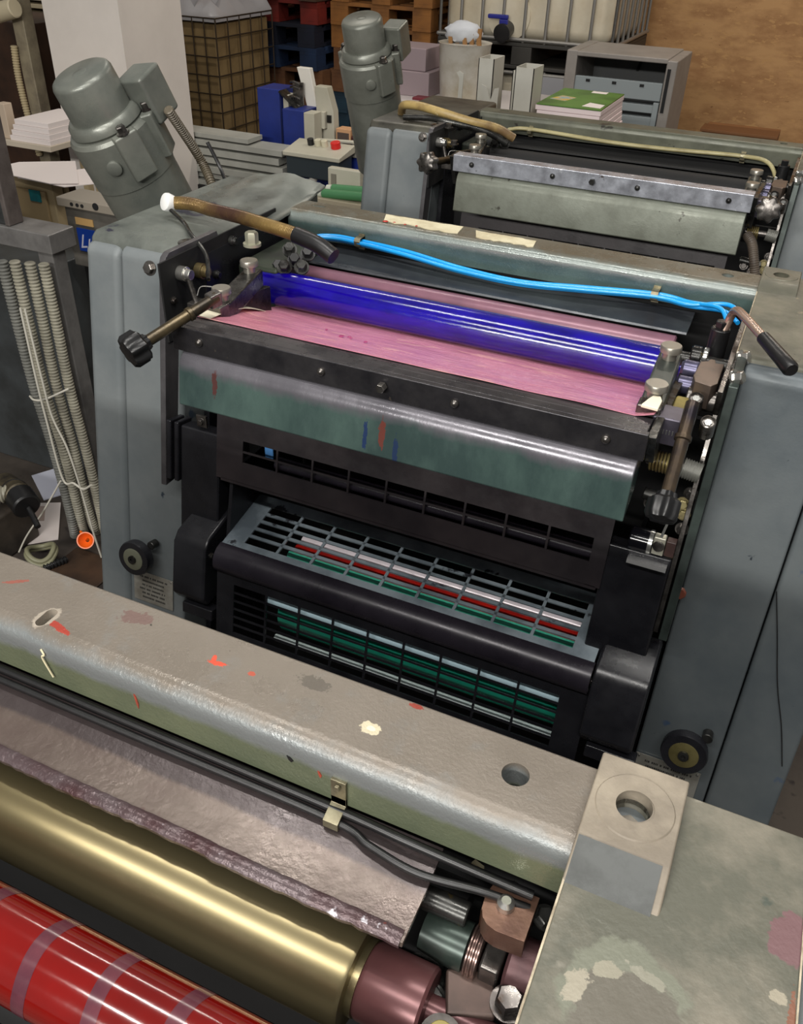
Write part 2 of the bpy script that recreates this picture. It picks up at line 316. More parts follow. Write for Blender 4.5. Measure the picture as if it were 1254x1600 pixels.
    for j in range(ny + 1):
        row = []
        for i in range(nx + 1):
            x = -.90 + .17 * i / nx; y = Y - .10 + .19 * j / ny
            z = .005 + .016 * (j / ny) ** 1.5 * min(1, i / 6) + .003 * math.sin(i * .9 + j * .5) * (j / ny) + rnd.uniform(-.0008, .0008)
            if i > nx * .8: z -= .012 * (i - nx * .8) / (nx * .2)
            row.append(bm.verts.new((x, y, z)))
        G.append(row)
    for j in range(ny):
        for i in range(nx): bm.faces.new((G[j][i], G[j][i + 1], G[j + 1][i + 1], G[j + 1][i]))
    g = bmesh.ops.extrude_face_region(bm, geom=bm.faces[:]); bmesh.ops.translate(bm, verts=[v for v in g['geom'] if isinstance(v, bmesh.types.BMVert)], vec=(0, 0, -.004))
    if k == 1: part('creased_sheet', bm, M_cast_left(), U, angle=80)
    else: bm.free()
    # --- cross beam
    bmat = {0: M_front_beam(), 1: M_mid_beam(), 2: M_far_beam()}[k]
    pr = [(Y + .029, 0), (Y + .029, -.05), (Y - .037, -.05), (Y - .037, -.018)] + arc(Y - .026, -.011, .011, 180, 90, 5)[1:]
    pr = [(Y + .029, -.003), (Y + .029, -.044), (Y - .0375, -.044), (Y - .0372, -.014)] + [(Y - .0235 + .0137 * math.cos(math.radians(a)), -.0137 + .0137 * math.sin(math.radians(a))) for a in (165, 150, 135, 120, 105, 90)] + [(Y + .026, 0)]
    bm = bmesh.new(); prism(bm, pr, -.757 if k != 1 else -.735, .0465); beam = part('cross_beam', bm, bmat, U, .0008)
    cut(beam, B(cyl, (0, Y, -.03), (0, Y, .02), .0088, None, 32))
    bm = bmesh.new(); lathe(bm, (.001, Y, -.024), (0, 0, 1), [(0, .0086), (.004, .0086), (.008, .004)], 24); part('bolt', bm, M_steel(), beam)
    sx, sy = (-.360, -.017) if near else (-.697, .006); ex, ey = (0, .005) if near else (.009, 0)
    bm = bmesh.new(); prism(bm, [(sx + ex * (1 if math.cos(a) > 0 else -1) + .0045 * math.cos(a), Y + sy + ey * (1 if math.sin(a) > 0 else -1) + .0045 * math.sin(a)) for a in [-math.pi / 2 + .01 + i * math.pi / 8 * .995 for i in range(16)]], -.06 if near else -.02, .02, 'Z'); cut(beam, bm)
    bm = bmesh.new()
    for i in range(4): box(bm, sx - .0044, sx + .0044, Y + sy - .008 + .0045 * i, Y + sy - .0072 + .0045 * i, -.009, -.008)
    part('slot_spring', bm, M_bright(), beam)
    # --- guard plate sloping down in front of the beam, and the rollers under it
    sheet = {0: M_shaded_rustsheet(), 1: M_greysheet(), 2: M_void()}[k]
    pr = [(Y - .034, -.0515), (Y - .064, -.0592), (Y - .0965, -.0605), (Y - .098, -.0640), (Y - .064, -.0625), (Y - .034, -.055)]
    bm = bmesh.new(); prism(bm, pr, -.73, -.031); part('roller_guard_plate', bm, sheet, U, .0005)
    if near:                                          # thick crust of dried ink along the lip
        bm = bmesh.new(); n = 130; rows = []
        rr = random.Random(3)
        for i in range(n + 1):
            x = -.72 + .687 * i / n; a = rr.uniform(-.0006, .0006) + .0005 * math.sin(i * .21); h = rr.uniform(0, .0006)
            rows.append([bm.verts.new(p) for p in ((x, Y - .0895 + a * .5, -.0594), (x, Y - .0915 + a * .3, -.0592 + h), (x, Y - .0965 + a * .3, -.0597 + h), (x, Y - .0992 + a, -.0615), (x, Y - .0985 + a, -.0655), (x, Y - .0895, -.0632))])
        for a, b2 in zip(rows, rows[1:]):
            for i in range(6): bm.faces.new((a[i], a[(i + 1) % 6], b2[(i + 1) % 6], b2[i]))
        bm.faces.new(rows[0]); bm.faces.new(rows[-1][::-1])
        part('dried_ink_crust', bm, M_dry_ink(), U, angle=50)
    rollm = {0: M_brass(), 1: M_pinkroll(), 2: M_void()}[k]
    bm = bmesh.new()
    if near:
        lathe(bm, (-.735, Y - .100, -.115), (1, 0, 0), [(0, .032), (.003, .034), (.674, .034), (.677, .0325), (.6775, .024), (.682, .024)], 64)
    else: lathe(bm, (-.735, Y - .104, -.088), (1, 0, 0), [(0, .02), (.003, .0215), (.69, .0215), (.692, .019)], 48)
    rl = part('distributor_roller', bm, rollm, U, label={0: 'brass coloured roller', 1: 'mauve roller behind the blue one', 2: None}[k])
    if near:
        bm = bmesh.new(); lathe(bm, (-.053, Y - .100, -.115), (1, 0, 0), [(0, .0225), (.003, .024), (.040, .024), (.042, .0225), (.0425, .009), (.09, .009)], 48)
        part('journal', bm, plain('purple_journal', (108, 70, 70), .3, .4, (90, 58, 60), 9), rl, label='reddish brown roller journal')
    inkm = {0: M_redink(), 1: M_blueink(), 2: M_void()}[k]
    bm = bmesh.new(); lathe(bm, (-.715, Y - .191, -.0775), (1, 0, 0), [(0, .022), (.002, .0275), (.668, .0275), (.672, .022), (.673, .01), (.72, .01)], 64)
    rl = part('ink_roller', bm, inkm, U, label={0: 'roller wet with red ink', 1: 'roller wet with blue ink', 2: None}[k])
    if near:                                          # dark bands left between the ink zones
        for i in range(7):
            x = -.36 + i * .047; bm = bmesh.new()
            rings = [[bm.verts.new((x + dx + .001 * math.sin(j * .4), Y - .191 + .02765 * math.cos(j / 24 * math.pi), -.0775 + .02765 * math.sin(j / 24 * math.pi))) for j in range(48)] for dx in (0, .0095)]
            for j in range(48): bm.faces.new((rings[0][j], rings[1][j], rings[1][(j + 1) % 48], rings[0][(j + 1) % 48]))
            part('ink_band', bm, plain('dark_violet_band', (96, 52, 60), .15, 0, (80, 42, 52), 40), rl)
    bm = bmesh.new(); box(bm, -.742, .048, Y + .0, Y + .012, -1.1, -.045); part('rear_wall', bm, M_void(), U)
    # more rollers down in the dark
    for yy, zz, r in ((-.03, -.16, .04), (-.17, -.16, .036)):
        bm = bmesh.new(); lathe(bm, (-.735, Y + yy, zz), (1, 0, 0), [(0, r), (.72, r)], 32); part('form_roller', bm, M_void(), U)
    # --- cable pair clipped along the beam
    def along(pts, r, m, name='air_hose', lab=None):
        bm = bmesh.new(); tube(bm, pts, r, 12, 10); part(name, bm, m, U, label=lab)
    clipm = plain('zinc_clip', (150, 144, 120), .35, .7, (104, 96, 76), 50)
    if near:
        rb = M_rubber()
        along([(-.74, Y - .0415, -.0465), (-.40, Y - .0415, -.0467), (-.25, Y - .0415, -.0467), (-.108, Y - .0415, -.0465), (-.055, Y - .043, -.0465), (-.01, Y - .042, -.049), (.030, Y - .039, -.054)], .0032, rb, 'cable')
        along([(-.74, Y - .0478, -.0505), (-.40, Y - .0478, -.0505), (-.25, Y - .0475, -.0505), (-.108, Y - .0472, -.0505), (-.075, Y - .053, -.0515), (-.04, Y - .057, -.0520), (.0, Y - .050, -.054), (.030, Y - .044, -.060)], .0027, rb, 'cable')
        clips = [-.104]
    elif k == 1:
        bl = plain('sky_blue_hose', (30, 160, 232), .22, 0, (24, 144, 222), 8, coat=.3)
        for d, zz in ((0, .0), (.006, -.004), (.0105, -.0005)):
            along([(-.672, Y - .085 - d, -.06), (-.672, Y - .062 - d, -.034), (-.64, Y - .046 - d, -.029 + zz), (-.588, Y - .044 - d, -.030 + zz), (-.50, Y - .050 - d * 1.3, -.032 + zz), (-.40, Y - .058 - d, -.040 + zz), (-.30, Y - .064 - d * .6, -.042 + zz), (-.20, Y - .056 - d, -.036 + zz), (-.092, Y - .046 - d, -.030 + zz),
                   (-.04, Y - .056 - d * .8, -.030 + zz), (.004 + d, Y - .085 + d * 2, -.020 + zz * 2), (.022 + d * 2, Y - .12 + d * 2, -.028)], .0033, bl, 'air_hose', 'bright sky blue air hose')
        clips = [-.590, -.0925]
    else:
        cr = plain('yellowed_hose', (168, 160, 118), .4, 0, (140, 130, 92), 14)
        for d in (0, .008):
            along([(-.66, Y - .06 - d, -.03), (-.606, Y - .046 - d, -.026), (-.40, Y - .052 - d, -.032), (-.25, Y - .050 - d, -.032), (-.081, Y - .046 - d, -.028), (-.02, Y - .075 - d, -.03), (.01, Y - .11 - d, -.06)], .004, cr, 'air_hose', 'yellowed air hose')
        clips = [-.606, -.081]
    for cx in clips:
        bm = bmesh.new()
        box(bm, cx - .0055, cx + .0055, Y - .0395, Y - .037, -.046, -.020)
        pts = [(-.037, -.026), (-.0385, -.0225), (-.046, -.0225), (-.056, -.0235), (-.0585, -.028), (-.056, -.036), (-.050, -.040), (-.050, -.0385), (-.055, -.0345), (-.057, -.028), (-.0545, -.0248), (-.046, -.024), (-.037, -.024)]
        dz = 0
        if near: pts = [(-.0375, -.036), (-.0395, -.036), (-.0395, -.0425), (-.0475, -.0455), (-.0515, -.0475), (-.0515, -.054), (-.050, -.054), (-.050, -.0490), (-.047, -.0470), (-.0375, -.044)]
        prism(bm, [(Y + a, b_ + dz) for a, b_ in pts], cx - .0055, cx + .0055)
        hexbolt(bm, (cx, Y - .0395, -.0245), (0, -1, 0), .0026, .003, False); part('hose_clip', bm, clipm, U, .0003)
    # --- ink fountain: bar, screws, liner
    barm = M_barfar() if far else M_bar()
    if not near:
        zb = .0 if not far else .004
        zt = -.021 if not far else -.004
        bm = bmesh.new(); box(bm, -.640, -.014, Y - .4975, Y - (.462 if far else .4885), zt - .034, zt); bar = part('fountain_bar', bm, barm, U, .0012)
        if not far:
            bm = bmesh.new(); box(bm, -.632, -.017, Y - .4870, Y - .4725, zt - .03, zt - .001); part('fountain_bar', bm, barm, U, .0008)
            bm = bmesh.new(); box(bm, -.632, -.017, Y - .4710, Y - .4535, zt - .03, zt - .002); part('fountain_bar', bm, barm, U, .0008)
        for i, sx_ in enumerate((-.5965, -.4155, -.330, -.2375, -.058)):
            bm = bmesh.new()
            if i == 2: hexbolt(bm, (sx_, Y - .4975, zt - .015), (0, -1, 0), .0062, .012, False)
            else: lathe(bm, (sx_, Y - .4975, zt - .016), (0, -1, 0), [(0, .0055), (.002, .0055), (.005, .0035), (.006, .001)], 18)
            part('screw', bm, M_darksteel() if far else M_steel(), bar)
        if k == 1:                                     # pink liner foil in the ink fountain
            bm = bmesh.new(); nx, ny = 60, 16; G = []
            for j in range(ny + 1):
                t = j / ny; row = []
                for i in range(nx + 1):
                    s = i / nx; x = -.655 + .64 * s
                    if s < .03: x += .03 * t
                    x = -.636 - .034 * t * (1 - s) + .619 * s
                    y = Y - .457 + .290 * t
                    z = -.0210 - .0845 * min(1, t / .88) ** .97 + .0022 * math.sin(s * 9 + t * 4) * t * (1 - t) + .0016 * math.sin(s * 31 + t * 9) * max(0, s - .45) * (1 - t)
                    if s < .06: z += .008 * (1 - s / .06) * math.sin(math.pi * min(1, t * 1.6))
                    if s > .97: z += .006 * (s - .97) / .03
                    row.append(bm.verts.new((x, y, z)))
                G.append(row)
            for j in range(ny):
                for i in range(nx): bm.faces.new((G[j][i], G[j][i + 1], G[j + 1][i + 1], G[j + 1][i]))
            g = bmesh.ops.extrude_face_region(bm, geom=bm.faces[:]); bmesh.ops.translate(bm, verts=[v for v in g['geom'] if isinstance(v, bmesh.types.BMVert)], vec=(0, 0, -.0008))
            foil = part('fountain_liner', bm, M_pink(), U, angle=60, label='pink liner foil')
            cream = plain('cream_paper', (232, 224, 200), .55)
            bm = bmesh.new(); G = []
            for t in [i / 10 * .62 for i in range(11)]:
                x = -.632 - .034 * t; y = Y - .457 + .290 * t; z = -.0205 - .0845 * min(1, t / .88) ** .97 + .010 * math.sin(math.pi * min(1, t * 1.6)) + .0012
                G.append([bm.verts.new((x + a - .004, y, z + c_)) for a, c_ in ((0, 0), (.030 - .012 * t, -.002), (.030 - .012 * t, -.0012), (0, .0006))])
            for a, b2 in zip(G, G[1:]):
                for i in range(4): bm.faces.new((a[i], a[(i + 1) % 4], b2[(i + 1) % 4], b2[i]))
            bm.faces.new(G[0]); bm.faces.new(G[-1][::-1]); part('paper_edge', bm, cream, foil, angle=60, label='cream paper edge of the liner')
            bm = bmesh.new(); prism(bm, [(-.0345, Y - .446), (-.0150, Y - .448), (-.0145, Y - .426), (-.018, Y - .416), (-.026, Y - .416), (-.030, Y - .428)], -.0165, -.0125, 'Z')
            part('paper_tab', bm, cream, foil, .001, label='white tab at the liner corner')
            bm = bmesh.new()
            for a, b_, c_ in ((-.46, -.36, .004), (-.452, -.352, .003), (-.445, -.36, .002), (-.42, -.365, .003), (-.50, -.33, .002)):
                t = (b_ + .452) / .285; lathe(bm, (a, Y + b_, -.0221 - .0845 * (t / .88) ** .97 + .0012), (0, 0, 1), [(0, c_), (.0005, c_ * .8)], 7)
            part('ink_splash', bm, plain('maroon_splash', (150, 50, 100), .4), foil)
        # hood below the bar
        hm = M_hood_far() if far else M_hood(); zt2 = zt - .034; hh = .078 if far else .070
        pr = [(Y - .452, zt2 - .010), (Y - .478, zt2 + .002)] + [(Y - .482 + .026 * math.cos(math.radians(a)), zt2 - .024 + .026 * math.sin(math.radians(a))) for a in (92, 105, 118, 131, 144, 157, 169)] + [(Y - .517, zt2 - hh), (Y - .5145, zt2 - hh - .002), (Y - .470, zt2 - .055)]
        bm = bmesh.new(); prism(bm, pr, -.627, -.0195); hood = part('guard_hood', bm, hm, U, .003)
        # end plates of the fountain
        for x0, x1 in ((-.652, -.642), (-.016, -.006)):
            bm = bmesh.new(); prism(bm, [(Y - .49, zt - .006), (Y - .45, zt - .004), (Y - .25, zt - .03), (Y - .25, -.13), (Y - .46, -.075)], x0, x1); part('fountain_end_plate', bm, M_darksteel(), U, .001)
        # dark backing under the hood
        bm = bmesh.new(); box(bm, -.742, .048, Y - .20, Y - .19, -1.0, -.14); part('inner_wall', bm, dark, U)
    # --- brown-black slotted panel
    if not near:
        yb = -.37; u = V((1, 0, 0)); v = V((0, -T, -1)).normalized(); n = V((0, -1, T)).normalized()
        def sheet_grid(name, m, y0, x0, x1, zt, zb, hx0, hx1, hz0, hz1, cols, rows, bar_, th=.003, par=U):
            """a sheet with a grid of openings punched through it"""
            bm = bmesh.new(); o_ = V((0, S(y0, 0), 0)); kz = 1 / math.cos(math.atan(T))
            zt, zb, hz0, hz1 = [-q * kz for q in (zt, zb, hz0, hz1)]      # distances down the slope
            q = lambda a0, a1, b0, b1: obox(bm, o_, u, v, n, a0, a1, b0, b1, -th, 0)
            q(x0, hx0, zt, zb); q(hx1, x1, zt, zb); q(hx0, hx1, zt, hz0); q(hx0, hx1, hz1, zb)
            for i in range(1, cols): xx = hx0 + (hx1 - hx0) * i / cols; q(xx - bar_ / 2, xx + bar_ / 2, hz0, hz1)
            for j in range(1, rows): zz = hz0 + (hz1 - hz0) * j / rows; obox(bm, o_, u, v, n, hx0, hx1, zz - bar_ / 2, zz + bar_ / 2, -th * .8, -th * .2)
            return part(name, bm, m, par, 0)
        sheet_grid('slotted_guard', M_brownblack(), yb, -.648, -.040, -.140, -.300, -.601, -.061, *((-.180, -.205) if far else (-.231, -.266)), 9, 1 if far else 2, .0032)
        bm = bmesh.new(); obox(bm, V((0, S(yb, 0), 0)), u, v, n, -.64, -.045, .303, .310, -.06, .0); part('guard_lip', bm, M_brownblack(), U, .001)
        for z_, r in ((-.262, .010), (-.232, .009)):
            bm = bmesh.new(); lathe(bm, (-.55, S(yb + .018, z_), z_), (1, 0, 0), [(0, r), (.5, r)], 24); part('inner_shaft', bm, M_darkroll(), U)
        bm = bmesh.new(); box(bm, -.575, -.560, S(yb + .02, -.25), S(yb + .02, -.25) + .004, -.262, -.235); part('blue_tag', bm, plain('pale_blue_plastic', (90, 150, 215), .3), U, .003, label='pale blue tag behind the slots')
        # side panels beside it
        sp = M_black()
        for x0, x1, z0_, z1_ in ((-.718, -.646, -.235, -.415), (-.043, .040, -.235, -.405)):
            bm = bmesh.new(); obox(bm, V((0, S(yb + .004, 0), 0)), u, v, n, x0, x1, -z0_ * 1.018, -z1_ * 1.018, -.03, 0); part('side_panel', bm, sp, U, .003)
        for x0, x1 in ((-.628, -.622), (-.018, -.012)):
            bm = bmesh.new(); prism(bm, [(S(yb + .01, -.29), -.29), (Y - .21, -.29), (Y - .21, -.42), (S(yb, -.42), -.42)], x0, x1); part('recess_wall', bm, sp, U)
        # hinge flanges on the left
        for x0, x1 in ((-.742, -.733), (-.727, -.719)):
            bm = bmesh.new(); obox(bm, V((0, S(-.365, 0), 0)), u, v, n, x0, x1, .235, .335, -.03, .006); part('hinge_flange', bm, sp, U, .002)
        bm = bmesh.new(); box(bm, -.690, -.672, S(-.36, -.22) - .004, S(-.36, -.22), -.232, -.212); hexbolt(bm, (-.681, S(-.36, -.22) - .004, -.222), (0, -1, 0), .005, .005); part('catch', bm, M_steel(), U, .0006)
        # --- shelf grille: flat sloping top, rolled front
        yS, zS = S(-.388, -.40), -.395                # front end of the flat top
        e = V((0, .116, .022)); L_ = e.length; e.normalize(); nn = V((0, -e.z, e.y)); sm = M_shelf()
        bm = bmesh.new(); o_ = V((0, yS, zS))
        q = lambda a0, a1, b0, b1, c0=-.003: obox(bm, o_, u, e, nn, a0, a1, b0, b1, c0, 0)
        hx0, hx1 = -.588, -.056; hb0, hb1 = .012, .098
        q(-.622, hx0, 0, L_); q(hx1, -.022, 0, L_); q(hx0, hx1, 0, hb0); q(hx0, hx1, hb1, L_)
        for i in range(1, 9): xx = hx0 + (hx1 - hx0) * i / 9; q(xx - .0022, xx + .0022, hb0, hb1)
        for j in range(1, 5): bb = hb0 + (hb1 - hb0) * j / 5; q(hx0, hx1, bb - .0028, bb + .0028, -.0025)
        part('shelf_grille', bm, sm, U)
        ry, rz, rr_ = yS - .001, zS - .027, .027
        pr = [(ry + .002, zS)] + [(ry + rr_ * math.cos(math.radians(a)), rz + rr_ * math.sin(math.radians(a))) for a in range(90, 191, 10)] + [(ry - rr_ + .004, rz - .012), (ry - rr_ + .008, rz - .012)] + [(ry + (rr_ - .004) * math.cos(math.radians(a)), rz + (rr_ - .004) * math.sin(math.radians(a))) for a in range(180, 89, -15)]
        bm = bmesh.new(); prism(bm, pr, -.624, -.020); part('rolled_edge', bm, M_darkroll(), U, .0006)
        # --- lower front grille
        yl = -.398
        sheet_grid('front_grille', M_black(), yl, -.624, -.016, -.432, -.575, -.592, -.056, -.456, -.545, 9, 6, .0034)
        bm = bmesh.new(); obox(bm, V((0, S(yl, 0), 0)), u, v, n, -.622, -.020, .4385, .4425, -.001, .0045); part('grille_lip', bm, plain('lip_steel', (128, 130, 136), .3, .6), U)
        bm = bmesh.new(); obox(bm, V((0, S(yl, 0), 0)), u, v, n, -.70, .02, .585, .60, -.01, .014); part('lower_rail', bm, sp, U, .002)
        # end boxes
        for x0, x1 in ((-.700, -.638), (-.018, .056)):
            z0_, z1_ = -.372, -.500
            pr = [(S(-.33, z0_), z0_ - .0), (S(-.40, z0_ - .016), z0_ - .016), (S(-.412, z0_ - .026), z0_ - .030), (S(-.414, z1_), z1_ + .01), (S(-.40, z1_ - .01), z1_ - .01), (S(-.33, z1_), z1_)]
            bm = bmesh.new(); prism(bm, pr, x0, x1); bx = part('end_box', bm, sp, U, .005)
            bm = bmesh.new(); hexbolt(bm, (x1 if x0 < -.3 else x0, S(-.395, -.42), -.42), (1 if x0 < -.3 else -1, 0, 0), .0042, .004); part('bolt', bm, M_steel(), bx)
            bm = bmesh.new(); obox(bm, V((0, S(-.40, 0), 0)), u, v, n, x0 + .012, x1 + .008, .525, .545, -.02, .003); part('foot_bracket', bm, sp, bx, .002)
        # cylinders seen through the grilles
        cyls = (('plate_cylinder', -.255, -.455, .045, plain('blackened_cylinder', (40, 44, 46), .35, .4)),
                ('water_roller', -.354, -.440, .010, plain('white_roller', (244, 234, 240), .25, .1)),
                ('ink_form_roller', -.378, -.443, .0105, plain('red_form_roller', (190, 34, 26), .3, 0, (150, 28, 24), 14)),
                ('transfer_bar', -.402, -.436, .0065, plain('sea_green_bar', (80, 196, 166), .35)),
                ('blanket_cylinder', -.405, -.540, .045, plain('green_blanket', (34, 148, 122), .25, .1, (26, 124, 104), 9)),
                ('inner_bar', -.462, -.481, .012, plain('pale_reflection_bar', (206, 236, 248), .25, .1)),  # stands in for a pale blue reflection, put in as a light-coloured bar
                ('inner_bar', -.452, -.503, .006, plain('steel_grey_bar', (130, 146, 156), .25, .4)),
                ('tie_bar', -.458, -.572, .006, plain('tie_bar_white', (222, 234, 234), .3, .1)))
        for nm, yy, zz, r, m in cyls:
            bm = bmesh.new(); lathe(bm, (-.54, Y + yy, zz), (1, 0, 0), [(0, r * .96), (.003, r), (.490, r), (.493, r * .96)], 48)
            part(nm, bm, m, U)
        # --- hand wheels on the covers and small text plates
        for cx, nmx in ((-.833, 0), (.123, 1)):
            cz = -.524 if nmx == 0 else -.534; d = n; p = V((cx, S(-.31, cz), cz))
            bm = bmesh.new(); lathe(bm, p, d, [(0, .010), (.016, .010), (.018, .028), (.021, .0315), (.033, .0325), (.037, .031), (.0375, .021)], 48); hw = part('hand_wheel', bm, M_black(), U)
            bm = bmesh.new(); lathe(bm, p + d * .0355, d, [(0, .0205), (.0025, .0205), (.003, .019)], 40); hb = part('hub_plate', bm, mat('tarnished_brass', (124, 116, 76) if nmx else (128, 132, 116), (96, 88, 54), 30, .35, .5) if nmx else plain('hub_zinc', (128, 130, 112), .35, .5), hw)
            bm = bmesh.new(); lathe(bm, p + d * .0385, d, [(0, .0075), (.0035, .0075), (.004, .003), (.0015, .0025)], 24); part('hub_nut', bm, M_darksteel(), hb)
            bm = bmesh.new(); sgn = V((.024, 0, .0)) + v * -.026; cyl(bm, p + sgn + d * .004, p + sgn + d * .020, .0075); part('stop_pin', bm, M_darksteel(), hw)
        plm = plain('aluminium_plate', (168, 166, 158), .35, .5, (140, 136, 126), 30); ink = plain('plate_ink', (46, 44, 42), .6)
        for x0, x1, zz in ((-.862, -.776, -.568), (.062, .155, -.582)):
            if far: break
            bm = bmesh.new(); obox(bm, V((0, S(-.31, 0), 0)), u, v, n, x0, x1, -zz * 1.018, -zz * 1.018 + .062, 0, .0012); pl_ = part('instruction_plate', bm, plm, U, label='aluminium instruction plate')
            bm = bmesh.new()
            for a in (x0 + .004, x1 - .004): lathe(bm, V((a, S(-.31, 0), 0)) + v * (-zz * 1.018 + .004) + n * .001, n, [(0, .0022), (.0012, .0016)], 10)
            part('rivet', bm, M_bright(), pl_)
            rp = random.Random(4); bm = bmesh.new()       # print too small to read in the photo: word-like strokes
            for i in range(6):
                a = x0 + .012 + rp.uniform(0, .008); e_ = x1 - .012 - rp.uniform(0, .010); b0 = -zz * 1.018 + .008 + i * .0085
                while a < e_:
                    wd = rp.uniform(.0012, .0026); obox(bm, V((0, S(-.31, 0), 0)), u, v, n, a, a + wd, b0, b0 + .0036, .0011, .0014); a += wd + (.0007 if rp.random() < .8 else .003)
            part('plate_print', bm, ink, pl_)
    # --- left mechanism --------------------------------------------------------
    if not near:
        st, ds, br = M_steel(), M_darksteel(), M_bright()
        u = V((1, 0, 0)); n = V((0, -1, T)).normalized()
        # tall edge plate in front of the cover
        pr = [(S(-.365, -.005), -.010)] + [(S(-.365, .0) + .018 - .018 * math.cos(math.radians(a)), -.004 + .018 * math.sin(math.radians(a))) for a in (15, 45, 75, 90)] + [(Y - .23, .013), (Y - .22, -.02), (S(-.33, -.12), -.12), (S(-.335, -.345), -.345), (S(-.365, -.345), -.345)]
        bm = bmesh.new(); prism(bm, pr, -.757, -.747); pl2 = part('edge_plate', bm, mat('edge_plate_steel', (94, 92, 94), (70, 68, 70), 14, .35, .4), U, .0008)
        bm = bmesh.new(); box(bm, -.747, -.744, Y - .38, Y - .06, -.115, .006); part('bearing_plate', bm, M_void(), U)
        for x_, y_, z_, r, ln, m in ((-.744, -.337, -.020, .011, .022, br), (-.744, -.293, -.030, .012, .020, mat('brassy_nut', (150, 130, 86), (110, 100, 74), 30, .3, .7)), (-.744, -.360, -.055, .006, .006, st), (-.744, -.200, -.010, .008, .012, ds), (-.744, -.25, -.05, .007, .010, ds)):
            bm = bmesh.new(); lathe(bm, (x_, Y + y_, z_), (1, 0, 0), [(0, r), (ln * .6, r), (ln * .61, r * .75), (ln, r * .7)], 20); part('bearing_bolt', bm, m, U, .0006)
        bm = bmesh.new(); tube(bm, [(-.728, Y - .337, -.024), (-.722, Y - .338, -.045), (-.714, Y - .340, -.064)], .004, 10, 6); box(bm, -.725, -.700, Y - .352, Y - .326, -.074, -.058); part('link_arm', bm, st, U, .001)
        bm = bmesh.new(); tube(bm, [(-.715, Y - .338, -.05), (-.712, Y - .330, -.038), (-.690, Y - .325, -.036), (-.655, Y - .318, -.030)], .0010, 8, 6); part('wire_link', bm, br, U)
        bm = bmesh.new(); hexbolt(bm, (-.765, Y - .375, -.005), (0, -.8, .2), .008, .008); part('cover_bolt', bm, st, U)
        # bearing arm with two large screws (left) and its mirror (right)
        for sgn, (xa, ya), (xb, yb_) in ((-1, (-.655, -.284), (-.628, -.396)), (1, (-.030, -.292), (-.026, -.407))):
            bm = bmesh.new(); a = V((xa, Y + ya, -.014)); b = V((xb, Y + yb_, -.014)); d = (b - a).normalized(); s_ = V((-d.y, d.x, 0)); 
            obox(bm, a, d, s_, V((0, 0, 1)), -.02, (b - a).length + .018, -.014, .014, -.034, -.006); 
            arm = part('bearing_arm', bm, ds if sgn < 0 else mat('arm_green_grey', (74, 80, 76), (56, 60, 58), 20, .35, .5), U, .003)
            for p in (a, b):
                bm = bmesh.new(); lathe(bm, p + V((0, 0, -.008)), (0, 0, 1), [(0, .009), (.012, .009), (.0122, .0135), (.019, .0135), (.0205, .0125)], 32); part('arm_screw', bm, plain('screw_zinc', (150, 146, 136), .3, .7), arm)
            bm = bmesh.new(); f = b + d * .018; box(bm, f.x - .015, f.x + .013, f.y - .012, f.y + .010, -.052, -.018); part('arm_block', bm, st, arm, .002)
        # nuts / fittings near the beam on the left
        bm = bmesh.new(); hexbolt(bm, (-.700, Y - .205, -.010), (0, 0, 1), .0105, .022); part('nut', bm, plain('dull_white_nut', (170, 170, 150), .4, .4), U)
        for i, (x_, y_, z_) in enumerate(((-.668, -.145, -.03), (-.650, -.160, -.04), (-.655, -.185, -.045), (-.640, -.135, -.035), (-.632, -.170, -.045), (-.672, -.175, -.05))):
            bm = bmesh.new(); hexbolt(bm, (x_, Y + y_, z_), (.3, -.6, .6), .009, .016); part('fitting', bm, M_rubber() if i % 2 else ds, U)
        bm = bmesh.new(); box(bm, -.735, -.66, Y - .20, Y - .04, -.12, -.045); part('bearing_block', bm, mat('greenish_casting', (54, 62, 50), (36, 38, 34), 16, .5, .3, .3, 80), U, .006)
        if k == 1:
            bm = bmesh.new(); obox(bm, V((-.602, Y - .452, .006)), V((-.4, -.9, -.2)).normalized(), V((.9, -.4, 0)).normalized(), V((0, 0, 1)), -.010, .008, -.0085, .0085, -.010, .008); part('rod_clamp', bm, st, U, .002)
        # star knob with its shaft: left
        if k == 1: kp, ks = V((-.688, Y - .535, -.046)), V((-.575, Y - .385, -.030)); kp = V((-.641, Y - .552, -.026)); ks = V((-.598, Y - .448, .008))
        else: kp, ks = V((-.672, Y - .55, -.014)), V((-.662, Y - .40, -.034))
        def star_knob(kp, ks, r, shaft_r, ms, mk):
            d = (kp - ks).normalized(); bm = bmesh.new(); cyl(bm, ks, kp, shaft_r, None, 20)
            lathe(bm, ks + (kp - ks) * .35, d, [(0, shaft_r * 1.02), (.001, shaft_r * 1.25), (.006, shaft_r * 1.25), (.007, shaft_r)], 20)
            sh = part('adjusting_rod', bm, ms, U)
            bm = bmesh.new(); lathe(bm, kp - d * .006, d, [(0, shaft_r * 1.3), (.006, shaft_r * 1.5), (.007, r * .8), (.010, r), (.026, r), (.031, r * .85), (.033, r * .5)], 56, (7, .11)); part('star_knob', bm, mk, sh)
        star_knob(kp, ks, .021, .0075, mat('oily_bronze_rod', (92, 80, 58), (52, 46, 38), 24, .3, .6), M_rubber() if k == 1 else st)
        # right hand knob hanging down in front of the frame
        if k == 1: star_knob(V((.021, Y - .53, -.072)), V((.019, Y - .44, .0)), .0165, .0075, mat('polished_rod', (120, 104, 84), (60, 56, 62), 18, .2, .85), M_rubber())
        else: star_knob(V((.020, Y - .55, -.012)), V((.019, Y - .45, -.03)), .022, .008, st, st)
